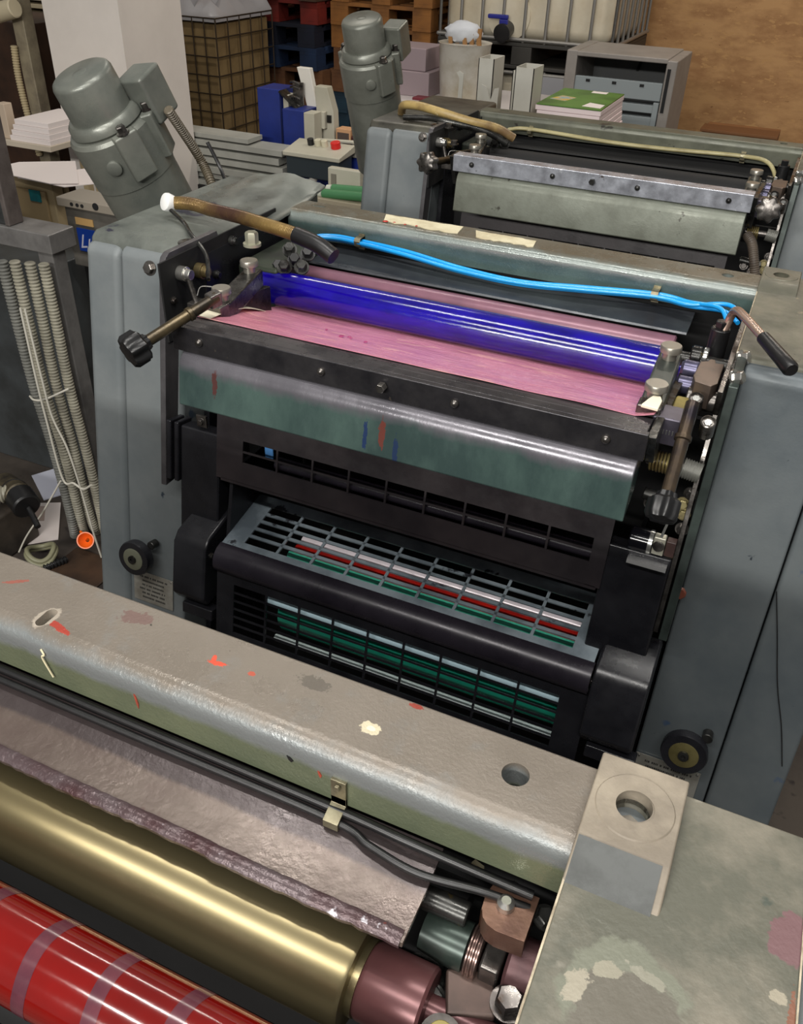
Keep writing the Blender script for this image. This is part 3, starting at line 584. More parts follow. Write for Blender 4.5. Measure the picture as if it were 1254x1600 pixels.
        # --- right mechanism
        pr = [(Y - .163, -.004), (Y - .16, .006), (Y - .33, .004), (Y - .40, .000), (S(-.345, -.06), -.05), (S(-.37, -.10), -.10), (S(-.36, -.345), -.345), (S(-.33, -.345), -.345), (Y - .30, -.10), (Y - .18, -.03)]
        bm = bmesh.new(); prism(bm, pr, .040, .046); part('lever_plate', bm, st, U, .0008)
        pr = [(S(-.368, -.005), -.005), (S(-.30, .004), .004), (Y - .25, -.02), (S(-.33, -.345), -.345), (S(-.372, -.345), -.345)]
        bm = bmesh.new(); prism(bm, pr, .049, .060); part('edge_plate', bm, mat('green_edge_plate', (66, 76, 72), (44, 50, 48), 10, .35, .4), U, .001)
        bm = bmesh.new(); box(bm, .046, .049, Y - .36, Y - .10, -.12, .0); part('bearing_plate', bm, ds, U)
        cy = plain('silver_collar', (190, 190, 186), .2, .85)
        bm = bmesh.new(); cyl(bm, (-.028, Y - .225, -.045), (.046, Y - .225, -.045), .0095); part('roller_shaft', bm, ds, U)
        bm = bmesh.new(); cyl(bm, (-.010, Y - .222, -.040), (.004, Y - .222, -.040), .014); part('collar', bm, ds, U)
        bm = bmesh.new(); cyl(bm, (.005, Y - .222, -.038), (.012, Y - .222, -.038), .0125); part('collar', bm, cy, U)
        bm = bmesh.new(); cyl(bm, (.018, Y - .195, -.05), (.018, Y - .195, -.006), .0125); hexbolt(bm, (.018, Y - .195, -.008), (0, 0, 1), .0085, .012); part('post_screw', bm, M_rubber(), U)
        bm = bmesh.new(); prism(bm, [(.006, Y - .33), (.008, Y - .285), (.016, Y - .28), (.018, Y - .272), (.024, Y - .272), (.026, Y - .282), (.036, Y - .28), (.036, Y - .34), (.03, Y - .35), (.01, Y - .345)], -.05, -.018, 'Z'); part('pawl_block', bm, mat('brown_steel_block', (112, 98, 88), (90, 80, 74), 26, .35, .6), U, .001)
        for y_, z_ in ((-.255, -.045), (-.290, -.052)):
            bm = bmesh.new(); lathe(bm, (-.016, Y + y_, z_), (1, 0, 0), [(0, .008), (.004, .012), (.02, .012), (.024, .009)], 24); part('roller_end', bm, mat('violet_steel', (104, 102, 128), (64, 62, 80), 20, .3, .6), U)
        bm = bmesh.new(); cyl(bm, (.004, Y - .335, -.045), (.040, Y - .335, -.045), .013); part('cross_pin', bm, st, U)
        for x_, y_ in ((.018, -.372), (.0395, -.425)):
            bm = bmesh.new(); lathe(bm, (x_, Y + y_, -.03), (0, -.5, .86), [(-.02, .0085), (.006, .0085), (.007, .0072), (.003, .0065)], 24); cb = part('cap_screw', bm, st, U)
            bm = bmesh.new(); lathe(bm, V((x_, Y + y_, -.03)) + V((0, -.5, .86)) * .003, (0, -.5, .86), [(0, .005), (.002, .0045)], 6); part('screw_socket', bm, cy, cb)
        bm = bmesh.new(); box(bm, -.006, .010, Y - .40, Y - .35, -.07, -.038); part('felt_block', bm, mat('yellowed_felt', (140, 126, 70), (104, 92, 52), 30, .7), U, .003)
        bm = bmesh.new(); box(bm, -.020, .012, Y - .440, Y - .405, -.06, -.026); blk = part('scale_block', bm, mat('violet_grey_block', (92, 88, 100), (72, 68, 78), 26, .35, .5), U, .002)
        bm = bmesh.new(); [box(bm, -.016 + .0035 * q_, -.0148 + .0035 * q_, Y - .4404, Y - .4400, -.046, -.0405) for q_ in range(7)]; part('scale_marks', bm, cy, blk)
                # spring and ribbed sleeve on the cross spindle
        bm = bmesh.new(); cyl(bm, (-.018, S(-.40, -.095) + .0, -.095), (.046, S(-.40, -.095), -.095), .006); part('spindle', bm, st, U)
        bm = bmesh.new(); pts = [(-.014 + .022 * i / 60, S(-.40, -.095) + .0115 * math.cos(i * .6), -.095 + .0115 * math.sin(i * .6)) for i in range(61)]; tube(bm, pts, .0016, 8, 0); part('spring', bm, mat('brassy_spring', (170, 156, 104), (120, 100, 66), 40, .3, .7), U)
        bm = bmesh.new(); tube(bm, [(.024, S(-.40, -.095), -.095), (.046, S(-.40, -.095), -.098)], .0125, 20, 6, (.003, .0012)); part('ribbed_sleeve', bm, plain('grey_sleeve', (120, 120, 114), .4, .3), U)
        bm = bmesh.new(); box(bm, -.022, -.010, S(-.415, -.07), S(-.415, -.07) + .02, -.085, -.055); part('spring_bracket', bm, st, U, .002)
        # lower cluster of clamps
        bm = bmesh.new(); cyl(bm, (-.018, S(-.36, -.222), -.222), (.010, S(-.36, -.222), -.222), .016); part('black_sleeve', bm, plain('glossy_black', (14, 14, 18), .12), U)
        bm = bmesh.new(); lathe(bm, (.006, S(-.36, -.222), -.222), (1, 0, 0), [(0, .0165), (.005, .0165)], 24); part('collar', bm, cy, U)
        bm = bmesh.new(); box(bm, .012, .027, S(-.372, -.215), S(-.372, -.215) + .012, -.232, -.205); cl = part('clamp', bm, plain('pale_zinc', (176, 174, 160), .35, .5), U, .0015)
        bm = bmesh.new(); lathe(bm, (.0195, S(-.372, -.215), -.217), (0, -1, .2), [(0, .0072), (.003, .0072), (.004, .006)], 20); part('clamp_screw', bm, st, cl)
        bm = bmesh.new(); box(bm, .028, .040, S(-.375, -.215), S(-.375, -.215) + .012, -.228, -.205); part('brown_block', bm, mat('brown_plastic', (66, 48, 44), (54, 40, 38), 20, .4), U, .001)
        bm = bmesh.new(); obox(bm, V((.027, S(-.372, -.16), -.158)), V((1, 0, 0)), V((-.15, -T, -1)).normalized(), V((0, -1, 0)), -.0015, .0015, 0, .05, -.006, 0); part('flat_spring', bm, cy, U)
        bm = bmesh.new(); obox(bm, V((0, S(-.375, 0), 0)), V((1, 0, 0)), V((0, -T, -1)).normalized(), n, -.014, .036, .2455, .2515, -.012, .004); part('bright_ledge', bm, plain('ledge_steel', (190, 190, 190), .25, .7), U)
        for i, (x_, z_) in enumerate(((.040, -.150), (.038, -.178), (.041, -.198), (.034, -.165), (.014, -.185), (.036, -.244), (-.004, -.175))):
            bm = bmesh.new(); hexbolt(bm, (x_, S(-.352, z_), z_), (0, -1, .2), .0065, .008); part('bolt', bm, mat('yellowed_bolt', (150, 140, 100), (96, 86, 62), 40, .4, .5) if i % 2 else st, U)
        bm = bmesh.new(); cyl(bm, (-.016, S(-.35, -.165), -.165), (.03, S(-.35, -.165), -.170), .008); part('cross_pin', bm, ds, U)
        for y_, z_ in ((-.292, -.02), (-.352, -.02)):
            bm = bmesh.new(); hexbolt(bm, (.052, Y + y_, z_ + .018), (1, -.3, .5), .008, .012); part('cover_bolt', bm, br, U)
    if k == 1:
        # bent lever with black grip on the right
        bm = bmesh.new(); tube(bm, [(.020, Y - .20, -.02), (.026, Y - .195, .012), (.032, Y - .215, .028), (.045, Y - .245, .032), (.072, Y - .30, .032)], .0055, 14, 8); lv = part('bent_lever', bm, plain('copper_bright', (206, 180, 164), .25, .8), U)
        bm = bmesh.new(); lathe(bm, (.070, Y - .296, .032), V((.040, -.068, -.006)), [(0, .0062), (.002, .0078), (.055, .0088), (.074, .0092), (.078, .007)], 24); part('lever_grip', bm, M_rubber(), lv)
        # fat braided hose coming up over the left frame, with its white end cap
        hm = mat('braided_hose', (136, 112, 66), (80, 56, 46), 9, .28, .5, .5, 260, [((190, 180, 160), 50, .68)])
        bm = bmesh.new(); tube(bm, [(-.874, Y - .182, .026), (-.83, Y - .180, .030), (-.788, Y - .185, .028), (-.72, Y - .205, .032), (-.66, Y - .225, .034), (-.60, Y - .238, .032), (-.555, Y - .245, .024)], .0105, 20, 10, (.003, .0004)); hs = part('braided_hose', bm, hm, U)
        bm = bmesh.new(); tube(bm, [(-.60, Y - .238, .032), (-.56, Y - .245, .026), (-.53, Y - .25, .014)], .0122, 18, 8); part('hose_sleeve', bm, M_rubber(), hs)
        bm = bmesh.new(); lathe(bm, (-.868, Y - .184, .027), (-.35, -.80, .35), [(-.004, .013), (.006, .0150), (.010, .0138), (.012, .007)], 28); part('hose_cap', bm, plain('white_cap', (228, 228, 226), .3), hs, label='white end cap')
        bm = bmesh.new(); tube(bm, [(-.864, Y - .192, .020), (-.82, Y - .215, .010), (-.775, Y - .26, .012), (-.72, Y - .30, .000), (-.69, Y - .34, -.02)], .0032, 10, 8); part('thin_cable', bm, M_darksteel(), U)
        # bare yellow-white patch of paint and tape on the beam
        tp = mat('old_tape', (214, 206, 176), (184, 172, 140), 26, .55, 0, .5, 90, [((170, 90, 76), 30, .72)])
        rr = random.Random(11)
        for x0, x1, y0_, y1_ in ((-.572, -.430, -.016, .020), (-.405, -.300, -.020, .012)):
            bm = bmesh.new(); top = [(x0 + (x1 - x0) * i / 12, Y + y1_ - rr.uniform(0, .004)) for i in range(13)]; bot = [(x0 + .012 + (x1 - x0 - .008) * i / 12, Y + y0_ + rr.uniform(-.006, .003) * (1 if i % 3 else .2)) for i in range(13)]
            prism(bm, top + bot[::-1], .0001, .0014, 'Z'); part('tape_strip', bm, tp, beam, label='torn cream tape on the beam')
        bm = bmesh.new()
        for a, b_, s in ((-.556, .030, .005), (-.54, .024, .003), (-.50, .018, .0025), (-.52, .028, .0025)):
            lathe(bm, (a, Y - .012 - b_ * .2, .0010), (0, 0, 1), [(0, s), (.0006, s * .8)], 8)
        part('paint_splash', bm, plain('red_splash', (176, 60, 50), .4), beam)
    if near:
        # paint splashes with their own shapes on the beam
        rs = plain('orange_red_splash', (186, 78, 60), .4, 0, (140, 66, 52), 90)
        fr = lambda x, z, m, w_, h_: part('paint_splash', B(prism, [(x, z), (x + w_ * .5, z - h_ * .1), (x + w_, z - h_ * .6), (x + w_ * .7, z - h_), (x + w_ * .3, z - h_ * .7)], Y - .0379, Y - .037, 'Y'), m, beam)
        fr(-.267, -.018, rs, .003, .014); fr(-.120, -.020, rs, .003, .006); fr(-.143, -.017, M_rubber(), .005, .005)
        bm = bmesh.new(); tube(bm, [(-.349, Y - .0375, -.010), (-.346, Y - .0385, -.014), (-.348, Y - .039, -.017), (-.342, Y - .039, -.034)], .0007, 6, 6); part('loose_fibre', bm, plain('cream_splash', (222, 212, 176), .5), beam)
        # right hand bearings of the inking rollers, seen through the opening
        st, ds = M_steel(), M_darksteel()
        cop = mat('coppery_block', (128, 98, 82), (96, 70, 60), 22, .35, .6, .3, 120)
        bm = bmesh.new(); prism(bm, [(.003, Y - .048), (.004, Y - .060)] + [(.0165 + .0125 * math.cos(math.radians(a)), Y - .0560 + .0115 * math.sin(math.radians(a))) for a in (190, 215, 240, 270)] + [(.034, Y - .0665), (.034, Y - .036), (.006, Y - .036)], -.076, -.058, 'Z'); cb = part('clamp_block', bm, cop, U, .0012)
        bm = bmesh.new(); lathe(bm, (.0165, Y - .050, -.060), (0, 0, 1), [(0, .006), (.006, .0055), (.008, .003)], 20); part('screw', bm, M_bright(), cb)
        bm = bmesh.new(); lathe(bm, (-.030, Y - .062, -.100), (1, 0, 0), [(0, .013), (.018, .0155), (.030, .0155), (.0305, .009), (.034, .009)], 36); part('bearing_sleeve', bm, mat('green_black_sleeve', (60, 72, 66), (38, 44, 42), 16, .3, .5), U)
        bm = bmesh.new(); tube(bm, [(.001, Y - .062, -.100), (.010, Y - .062, -.100)], .0165, 30, 4, (.0032, .0016)); part('grooved_collar', bm, mat('rosy_steel', (156, 132, 124), (104, 84, 80), 30, .25, .8), U)
        bm = bmesh.new(); box(bm, .011, .024, Y - .076, Y - .050, -.115, -.088); part('bearing_block', bm, st, U, .002)
        bm = bmesh.new(); cyl(bm, (.026, Y - .060, -.096), (.046, Y - .060, -.096), .0175, None, 30); part('bushing', bm, mat('maroon_bushing', (104, 72, 74), (80, 54, 56), 22, .45, .4, .3, 120), U)
        bm = bmesh.new(); obox(bm, V((-.002, Y - .094, -.108)), V((.9, .35, 0)).normalized(), V((-.35, .9, 0)).normalized(), V((0, 0, 1)), 0, .030, -.010, .018, -.03, .004); part('bearing_block', bm, mat('brown_iron_block', (92, 76, 70), (70, 58, 54), 22, .4, .5), U, .002)
        bm = bmesh.new(); hexbolt(bm, (.034, Y - .082, -.104), (0, -.1, 1), .0085, .012); part('nut', bm, st, U)
        bm = bmesh.new(); lathe(bm, (.004, Y - .118, -.104), (.1, -.3, 1), [(0, .013), (.006, .013), (.0062, .010)], 28); nt_ = part('grease_cup', bm, st, U)
        bm = bmesh.new(); lathe(bm, (.0042, Y - .1185, -.0982), (.1, -.3, 1), [(0, .0085), (.001, .0078)], 24); part('yellow_plug', bm, plain('dull_yellow', (134, 122, 62), .5), nt_)
        bm = bmesh.new(); cyl(bm, (-.035, Y - .052, -.082), (-.005, Y - .052, -.082), .008); part('roller_shaft', bm, ds, U)
        for p, r in (((-.025, -.080, -.13), .012), ((-.012, -.092, -.12), .007), ((.014, -.030, -.075), .006), ((.040, -.040, -.07), .006), ((.03, -.11, -.13), .012)):
            bm = bmesh.new(); hexbolt(bm, (p[0], Y + p[1], p[2]), (.2, -.2, 1), r, r * 1.1); part('nut', bm, ds, U)
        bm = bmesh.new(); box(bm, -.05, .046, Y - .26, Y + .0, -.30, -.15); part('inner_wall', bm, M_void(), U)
        bm = bmesh.new(); prism(bm, [(-.012, Y - .034), (-.0105, Y - .031), (-.004, Y - .033), (-.003, Y - .0355)], -.060, -.054, 'Z'); part('hinge_clip', bm, MC['zinc_clip'], U)
    # --- motor leaning over the left cover
    if not near:
        mm = M_motor() if k == 1 else M_motor_far()
        if k == 1: P1, P0, r = V((-1.092, Y - .10, .190)), V((-1.060, Y + .02, -.13)), .0545
        else: P1, P0, r = V((-1.064, Y - .10, .196)), V((-1.052, Y + .02, -.18)), .053
        if k == 1: P0 = V((-1.04, Y + .03, -.12))
        d = (P0 - P1).normalized(); Lm = (P0 - P1).length
        bm = bmesh.new(); lathe(bm, P1, d, [(.068, r * 1.12), (.074, r * 1.22), (.086, r * 1.25), (.090, r * 1.18), (.092, r * 1.34), (.098, r * 1.42), (.185, r * 1.42), (.1855, r * 1.39), (Lm, r * 1.39)], 56); mo = part('motor_body', bm, mm, U)
        bm = bmesh.new(); lathe(bm, P1, d, [(0, r * .86), (.003, r * .95), (.009, r), (.070, r * 1.02), (.074, r * 1.12)], 56); lathe(bm, P1 - d * .0012, d, [(0, r * .2), (.002, r * .26)], 24); part('motor_cap', bm, mm, mo)
        uu = V((1, 0, 0)); uu = (uu - d * uu.dot(d)).normalized(); ww = d.cross(uu)
        if ww.y < 0: ww = -ww                                   # points away from the viewer's side
        bm = bmesh.new(); obox(bm, P1, uu, d, ww, r * .60, r * 1.65, .035, .118, .030, .090); tb = part('terminal_box', bm, mm, mo, .006)
        # bolt ears around the flange
        for i, a in enumerate((-30, 25, 165, 100)):
            ra = math.radians(a); dd = uu * math.cos(ra) + ww * math.sin(ra); tt = d.cross(dd)
            bm = bmesh.new(); obox(bm, P1 + dd * r * 1.20, dd, d, tt, 0, r * .42, .088, .170, -.022, .022); ear = part('motor_lug', bm, mm, mo, .004)
            bm = bmesh.new(); hexbolt(bm, P1 + dd * (r * 1.46) + d * .088, -d, .0085, .014); part('lug_bolt', bm, M_steel(), ear)
        a = math.radians(-62); dd = uu * math.cos(a) + ww * math.sin(a)
        bm = bmesh.new(); lathe(bm, P1 + dd * r * 1.38 + d * .135, dd, [(0, .0135), (.006, .0130), (.007, .011)], 28); part('cap_plug', bm, mm, mo)
        if k == 1:
            cd = plain('grey_conduit', (92, 84, 70), .4, .2)
            bm = bmesh.new(); tube(bm, [P1 + uu * .10 + d * .10 + ww * .05, V((-.985, Y + .06, .04)), V((-.955, Y + .05, .0)), V((-.93, Y + .03, -.03))], .009, 14, 12, (.005, .0018)); part('flexible_conduit', bm, cd, U)
            bm = bmesh.new(); tube(bm, [V((-.975, Y + .08, .06)), V((-.95, Y + .08, .015)), V((-.925, Y + .06, -.01)), V((-.91, Y + .05, -.03))], .0036, 10, 10); part('cable', bm, M_rubber(), U)
    if far:
        ym = mat('yellow_grimy_hose', (176, 152, 96), (110, 88, 60), 14, .4, 0, .4, 120, [((210, 196, 160), 40, .66)])
        bm = bmesh.new(); tube(bm, [(-.90, Y - .20, .006), (-.88, Y - .23, .030), (-.83, Y - .25, .036), (-.77, Y - .26, .030), (-.70, Y - .25, .016), (-.64, Y - .22, .002), (-.60, Y - .20, -.02)], .010, 16, 10); part('braided_hose', bm, ym, U)
        bm = bmesh.new(); tube(bm, [(-.86, Y - .275, .012), (-.80, Y - .27, .016), (-.74, Y - .27, .012), (-.66, Y - .24, -.005), (-.61, Y - .22, -.03)], .007, 14, 10); part('braided_hose', bm, M_darksteel(), U)
        for p in ((-.735, Y - .29, .004), (-.76, Y - .285, .004), (-.70, Y - .34, -.02)): bm = bmesh.new(); hexbolt(bm, p, (0, 0, 1), .008, .010); part('bolt', bm, M_steel(), U)
        bm = bmesh.new(); tube(bm, [(-.01, Y - .46, -.09), (.004, Y - .48, -.10), (.018, Y - .50, -.13), (.03, Y - .50, -.17)], .010, 14, 8, (.004, .001)); part('flexible_conduit', bm, mat('grimy_conduit', (88, 78, 68), (60, 52, 46), 20, .5), U)
    if k == 1:
        bm = bmesh.new(); pts = [(.172, S(-.315, -.27), -.27), (.19, S(-.315, -.33), -.33), (.21, S(-.315, -.40), -.40), (.232, S(-.315, -.46), -.46), (.250, S(-.315, -.52), -.52)]
        tube(bm, pts, .0008, 6, 6); part('loose_thread', bm, M_rubber(), U)
        bm = bmesh.new(); lathe(bm, (.058, S(-.33, -.30), -.30), (0, -1, .2), [(0, .010), (.003, .008)], 9); part('brown_stain', bm, mat('brown_resin', (110, 60, 46), None, rough=.4), U)
    return U
printing_unit(0, 'nearest grey printing unit with brass and red rollers at the bottom of the photo')
printing_unit(1, 'middle grey-green printing unit with wet blue roller and pink liner foil')
printing_unit(2, 'farthest printing unit with bright steel bar, unlined black rollers and yellowed hoses')
# ================================================================== left: frame, conduits, cabinet
g = plain('dark_grey_frame_paint', (126, 124, 122), .35, .3, (98, 96, 95), 12)
F_ = root('steel_stand', 'dark grey steel stand with square leg at the left edge before the beige cabinet', 'stand', (-1.72, 1.3, -H))
part('leg', B(box, -1.668, -1.618, 1.262, 1.31, -H, -.272), g, F_, .004)
part('cross_bar', B(box, -2.15, -1.605, 1.25, 1.34, -.312, -.262), g, F_, .003)
part('column', B(box, -2.10, -1.752, 1.26, 1.30, -.262, .015), plain('column_paint', (96, 98, 98), .35, .5, (50, 52, 52), 6), F_, .006)
part('column_edge', B(box, -1.751, -1.735, 1.255, 1.305, -.262, .015), plain('column_edge_paint', (116, 108, 104), .35, .4, (80, 72, 70), 9), F_, .004)
rnd = random.Random(5)
def conduit(pts, r, m, label, nm='corrugated_conduit', rib=(.011, .0035), grp='corrugated conduits hanging from the frame'):
    bm = bmesh.new(); tube(bm, pts, r, 14, 12, rib); single(nm, bm, m, label, 'conduit', pts[-1], group=grp)
cw = mat('pale_grey_conduit', (158, 154, 138), (120, 116, 104), 14, .45); cg = mat('grey_conduit_plastic', (118, 118, 112), (92, 92, 88), 14, .45)
conduit([(-1.692, 1.168, -.315), (-1.690, 1.168, -.47), (-1.688, 1.17, -.654), (-1.671, 1.17, -.851), (-1.664, 1.17, -1.048), (-1.671, 1.175, -1.14), (-1.69, 1.19, -1.18)], .0142, cg, 'leftmost grey corrugated conduit of the bundle beside the stand leg', rib=(.009, .0028))
conduit([(-1.664, 1.182, -.315), (-1.664, 1.182, -.475), (-1.665, 1.182, -.661), (-1.646, 1.182, -.859), (-1.646, 1.185, -1.061), (-1.662, 1.20, -1.15), (-1.675, 1.215, -1.186)], .0142, cw, 'second corrugated conduit from the left, tied with the white cable tie', rib=(.009, .0028))
conduit([(-1.647, 1.212, -.325), (-1.647, 1.212, -.483), (-1.650, 1.212, -.671), (-1.638, 1.212, -.873), (-1.636, 1.212, -1.054), (-1.640, 1.225, -1.15), (-1.65, 1.245, -1.186)], .0142, cw, 'third corrugated conduit from the left in the hanging bundle', rib=(.009, .0028))
conduit([(-1.622, 1.232, -.330), (-1.622, 1.232, -.491), (-1.624, 1.232, -.68), (-1.612, 1.232, -.885), (-1.610, 1.235, -1.094), (-1.615, 1.24, -1.186)], .0142, cw, 'rightmost pale corrugated conduit, lying against the square leg', rib=(.009, .0028))
wc = plain('white_cable', (196, 192, 180), .5)
conduit([(-1.64, 1.145, -.42), (-1.638, 1.14, -.616), (-1.636, 1.14, -.744), (-1.627, 1.14, -.925), (-1.589, 1.14, -.929), (-1.557, 1.14, -.939), (-1.522, 1.14, -.915)], .0032, wc, 'white string running down the conduits and kinking right to the press cover', 'string', None, None)
conduit([(-1.625, 1.145, -.42), (-1.617, 1.14, -.613), (-1.612, 1.14, -.72), (-1.583, 1.14, -.811), (-1.569, 1.14, -.912), (-1.560, 1.14, -1.02), (-1.555, 1.14, -1.09), (-1.555, 1.15, -1.19)], .003, wc, 'white string hanging straight down over the rightmost conduits', 'string', None, None)
conduit([(-1.628, 1.132, -.928), (-1.70, 1.11, -1.04), (-1.76, 1.08, -1.13), (-1.79, 1.06, -1.19)], .0026, wc, 'taut white string slanting down left across the white sheets', 'string', None, None)
bm = bmesh.new(); tube(bm, [(-1.700, 1.16, -.69), (-1.672, 1.147, -.688), (-1.64, 1.155, -.682), (-1.606, 1.21, -.668)], .003, 8, 8); single('cable_tie', bm, wc, 'white cable tie round the conduit bundle', 'cable tie', (-1.65, 1.15, -.69))
bm = bmesh.new(); box(bm, -2.6, -1.86, 1.47, 1.66, -H, -.46); single('equipment_cabinet', bm, plain('dark_panel_grey', (74, 78, 80), .45, .2, (54, 56, 56), 5), 'dark grey sheet metal cabinet behind the hanging conduits', 'cabinet', (-2.2, 1.7, -H), .004)
# beige control cabinet with open door
be = plain('beige_enamel', (172, 154, 120), .5, 0, (156, 138, 106), 6)
K = root('control_cabinet', 'beige control cabinet with a teal sticker, left of the middle motor', 'cabinet', (-2.1, 1.75, -H))
part('body', B(box, -2.30, -2.02, 1.70, 1.745, -.59, -.285), be, K, .004); part('door', B(box, -2.25, -2.045, 1.690, 1.699, -.56, -.32), plain('darker_beige', (150, 130, 96), .5), K, .002)
part('back_frame', B(box, -2.30, -2.012, 1.747, 1.76, -.60, -.28), be, K)
part('pedestal', B(box, -2.20, -2.06, 1.71, 1.76, -H, -.585), M_rubber(), K)
tl = B(box, -2.105, -2.062, 1.6865, 1.6895, -.352, -.318); part('sticker', tl, plain('teal_sticker', (20, 112, 116), .5, 0, (16, 84, 92), 30), K, label='teal square sticker')
pw = plain('white_paper', (222, 212, 208), .7)
for i, (pts, z, lb) in enumerate((([(-2.26, 1.68), (-1.98, 1.655), (-1.91, 1.70), (-2.10, 1.90), (-2.24, 1.80)], -.279, 'white sheet lying on top of the beige cabinet, upper one'), ([(-2.12, 1.67), (-1.93, 1.66), (-1.86, 1.76), (-2.02, 1.86)], -.283, 'white sheet sticking out under the upper one on the beige cabinet'))):
    single('paper_sheet', B(prism, pts, z, z + .002, 'Z'), pw, lb, 'paper', (-2.1, 1.75, z), group='loose white sheets')
# grey box with the blue script sign
G_ = root('equipment_box', 'grey box with blue script sign between beige cabinet and middle press cover', 'box', (-1.75, 1.56, -H))
part('body', B(box, -1.82, -1.60, 1.535, 1.62, -.46, -.285), plain('mid_grey', (96, 92, 86), .5, .1, (76, 74, 68), 12), G_, .004)
part('top_tray', B(box, -1.83, -1.60, 1.52, 1.62, -.287, -.262), plain('light_grey_tray', (136, 128, 116), .5), G_, .003)
bm = bmesh.new()
bm.free()
for x, z_, r_ in ((-1.775, -.275, .005), (-1.755, -.275, .005), (-1.738, -.275, .005), (-1.69, -.270, .010)):
    bm = bmesh.new(); lathe(bm, (x, 1.5195, z_), (0, -1, 0), [(0, r_), (.002, r_)], 12); part('socket', bm, M_void(), G_)
part('pedestal', B(box, -1.80, -1.64, 1.55, 1.61, -H, -.46), M_rubber(), G_)
part('tan_label', B(box, -1.785, -1.722, 1.532, 1.5345, -.335, -.315), plain('tan_label', (172, 138, 88), .6), G_)
sg = part('blue_sign', B(box, -1.785, -1.68, 1.530, 1.5345, -.410, -.345), plain('royal_blue', (18, 62, 158), .35), G_, label='blue sign with white script')
text(sg, 'script_lettering', 'Lud', .055, (-1.782, 1.5295, -.402), V((.985, 0, .17)), V((-.17, 0, .985)), plain('sign_white', (220, 220, 235), .5), .5)
# shelf with papers upper left
PS = root('paper_shelf', 'beige shelf stand in the upper left carrying white paper', 'shelf', (-2.62, 2.25, -H))
part('shelf_board', B(box, -2.85, -2.46, 2.16, 2.50, -.345, -.325), plain('cream_board', (190, 178, 160), .6), PS, .002)
part('leg', B(box, -2.50, -2.475, 2.40, 2.43, -H, -.345), be, PS); part('leg', B(box, -2.60, -2.575, 2.44, 2.47, -H, -.345), be, PS); part('upright', B(box, -2.705, -2.665, 2.18, 2.22, -.325, -.205), plain('pinkish_block', (186, 168, 148), .6), PS, .003)
for i in range(4):
    z = -.325 + .018 * i; single('paper_ream', B(box, -2.655 + .006 * i, -2.465 - .004 * i, 2.17 + .006 * i, 2.42, z, z + .0175), pw, ['lowest paper stack on the upper left shelf', 'second paper stack from the bottom on the upper left shelf', 'third paper stack from the bottom on the upper left shelf', 'topmost paper stack on the upper left shelf'][i], 'paper', (-2.58, 2.2, z), .001, 'paper stacks on the upper left shelf')
PI = root('pipe_stand', 'tall beige machine upright with pale conduit at the upper left corner', 'stand', (-2.96, 2.6, -H))
part('post', B(box, -2.975, -2.915, 2.6, 2.66, -H, .25), plain('beige_grey_post', (140, 130, 108), .5, 0, (110, 100, 84), 12), PI, .004)
bm = bmesh.new(); tube(bm, [(-2.975, 2.585, -.08), (-2.985, 2.585, -.20), (-2.975, 2.585, -.36), (-2.955, 2.585, -.50)], .014, 14, 10, (.01, .002)); part('conduit', bm, plain('cream_conduit', (176, 160, 126), .5), PI)
bm = bmesh.new(); cyl(bm, (-3.02, 2.56, .03), (-2.90, 2.56, .06), .035); part('cable_gland', bm, plain('cream_gland', (190, 178, 150), .5), PI)
single('brown_cabinet', B(box, -3.75, -3.03, 2.75, 3.1, -H, -.02), plain('dark_brown', (62, 40, 26), .6, 0, (44, 28, 18), 8), 'dark brown cabinet at the left edge behind the upright', 'cabinet', (-3.4, 2.9, -H), .004)
DG = root('storage_rack', 'dark rack with cream boxes between the upright and the white pillar', 'rack', (-3.5, 3.6, -H))
part('cabinet_body', B(box, -4.6, -3.30, 3.5, 3.9, -H, -.17), plain('olive_black', (52, 50, 38), .6, 0, (38, 36, 30), 6), DG, .004)
part('upper_box', B(box, -4.3, -3.35, 3.55, 3.9, -.03, .6), plain('cream_box', (176, 164, 140), .6), DG, .004)
for z in (-.045, -.085, -.12): part('tray', B(box, -4.2, -3.36, 3.55, 3.85, z - .02, z), plain('cream_tray', (170, 156, 128), .6), DG, .003)
# blue barrel
bm = bmesh.new(); lathe(bm, (-2.33, 1.98, -H), (0, 0, 1), [(0, .135), (.02, .15), (.12, .15), (.13, .156), (.14, .15), (.36, .15), (.40, .13), (.41, .10)], 40)
single('plastic_barrel', bm, plain('barrel_blue', (22, 62, 150), .4), 'blue plastic barrel half hidden by the left press cover', 'barrel', (-2.33, 1.98, -H))
# things on the floor at left
FP = -H
single('paper_sheet', B(prism, [(-2.072, 1.404), (-2.027, 1.486), (-1.892, 1.377), (-1.931, 1.311)], FP, FP + .003, 'Z'), plain('bluish_paper', (206, 208, 222), .6), 'bluish white sheet on the floor near the conduits, behind the printed sheet', 'paper', (-1.98, 1.4, FP), group='loose white sheets')
bm = B(prism, [(-1.955, 1.276), (-1.87, 1.323), (-1.739, 1.168), (-1.813, 1.098)], FP + .001, FP + .004, 'Z'); ps_ = single('paper_sheet', bm, pw, 'white sheet with a grey printed square on the floor, nearest the front beam', 'paper', (-1.83, 1.2, FP), group='loose white sheets')
part('printed_square', B(prism, [(-1.935, 1.266), (-1.898, 1.284), (-1.844, 1.221), (-1.883, 1.201)], FP + .0042, FP + .0048, 'Z'), plain('grey_print', (170, 152, 142), .6), ps_)
fu = root('plastic_funnel', 'small orange plastic funnel on the floor beside the left press cover', 'funnel', (-1.62, 1.15, FP))
orm = plain('orange_plastic', (240, 110, 30), .35)
bm = bmesh.new(); d = V((.45, -.75, .6)).normalized(); p = V((-1.612, 1.165, FP + .045)); u_, v_ = frame_of(d)
rings = []
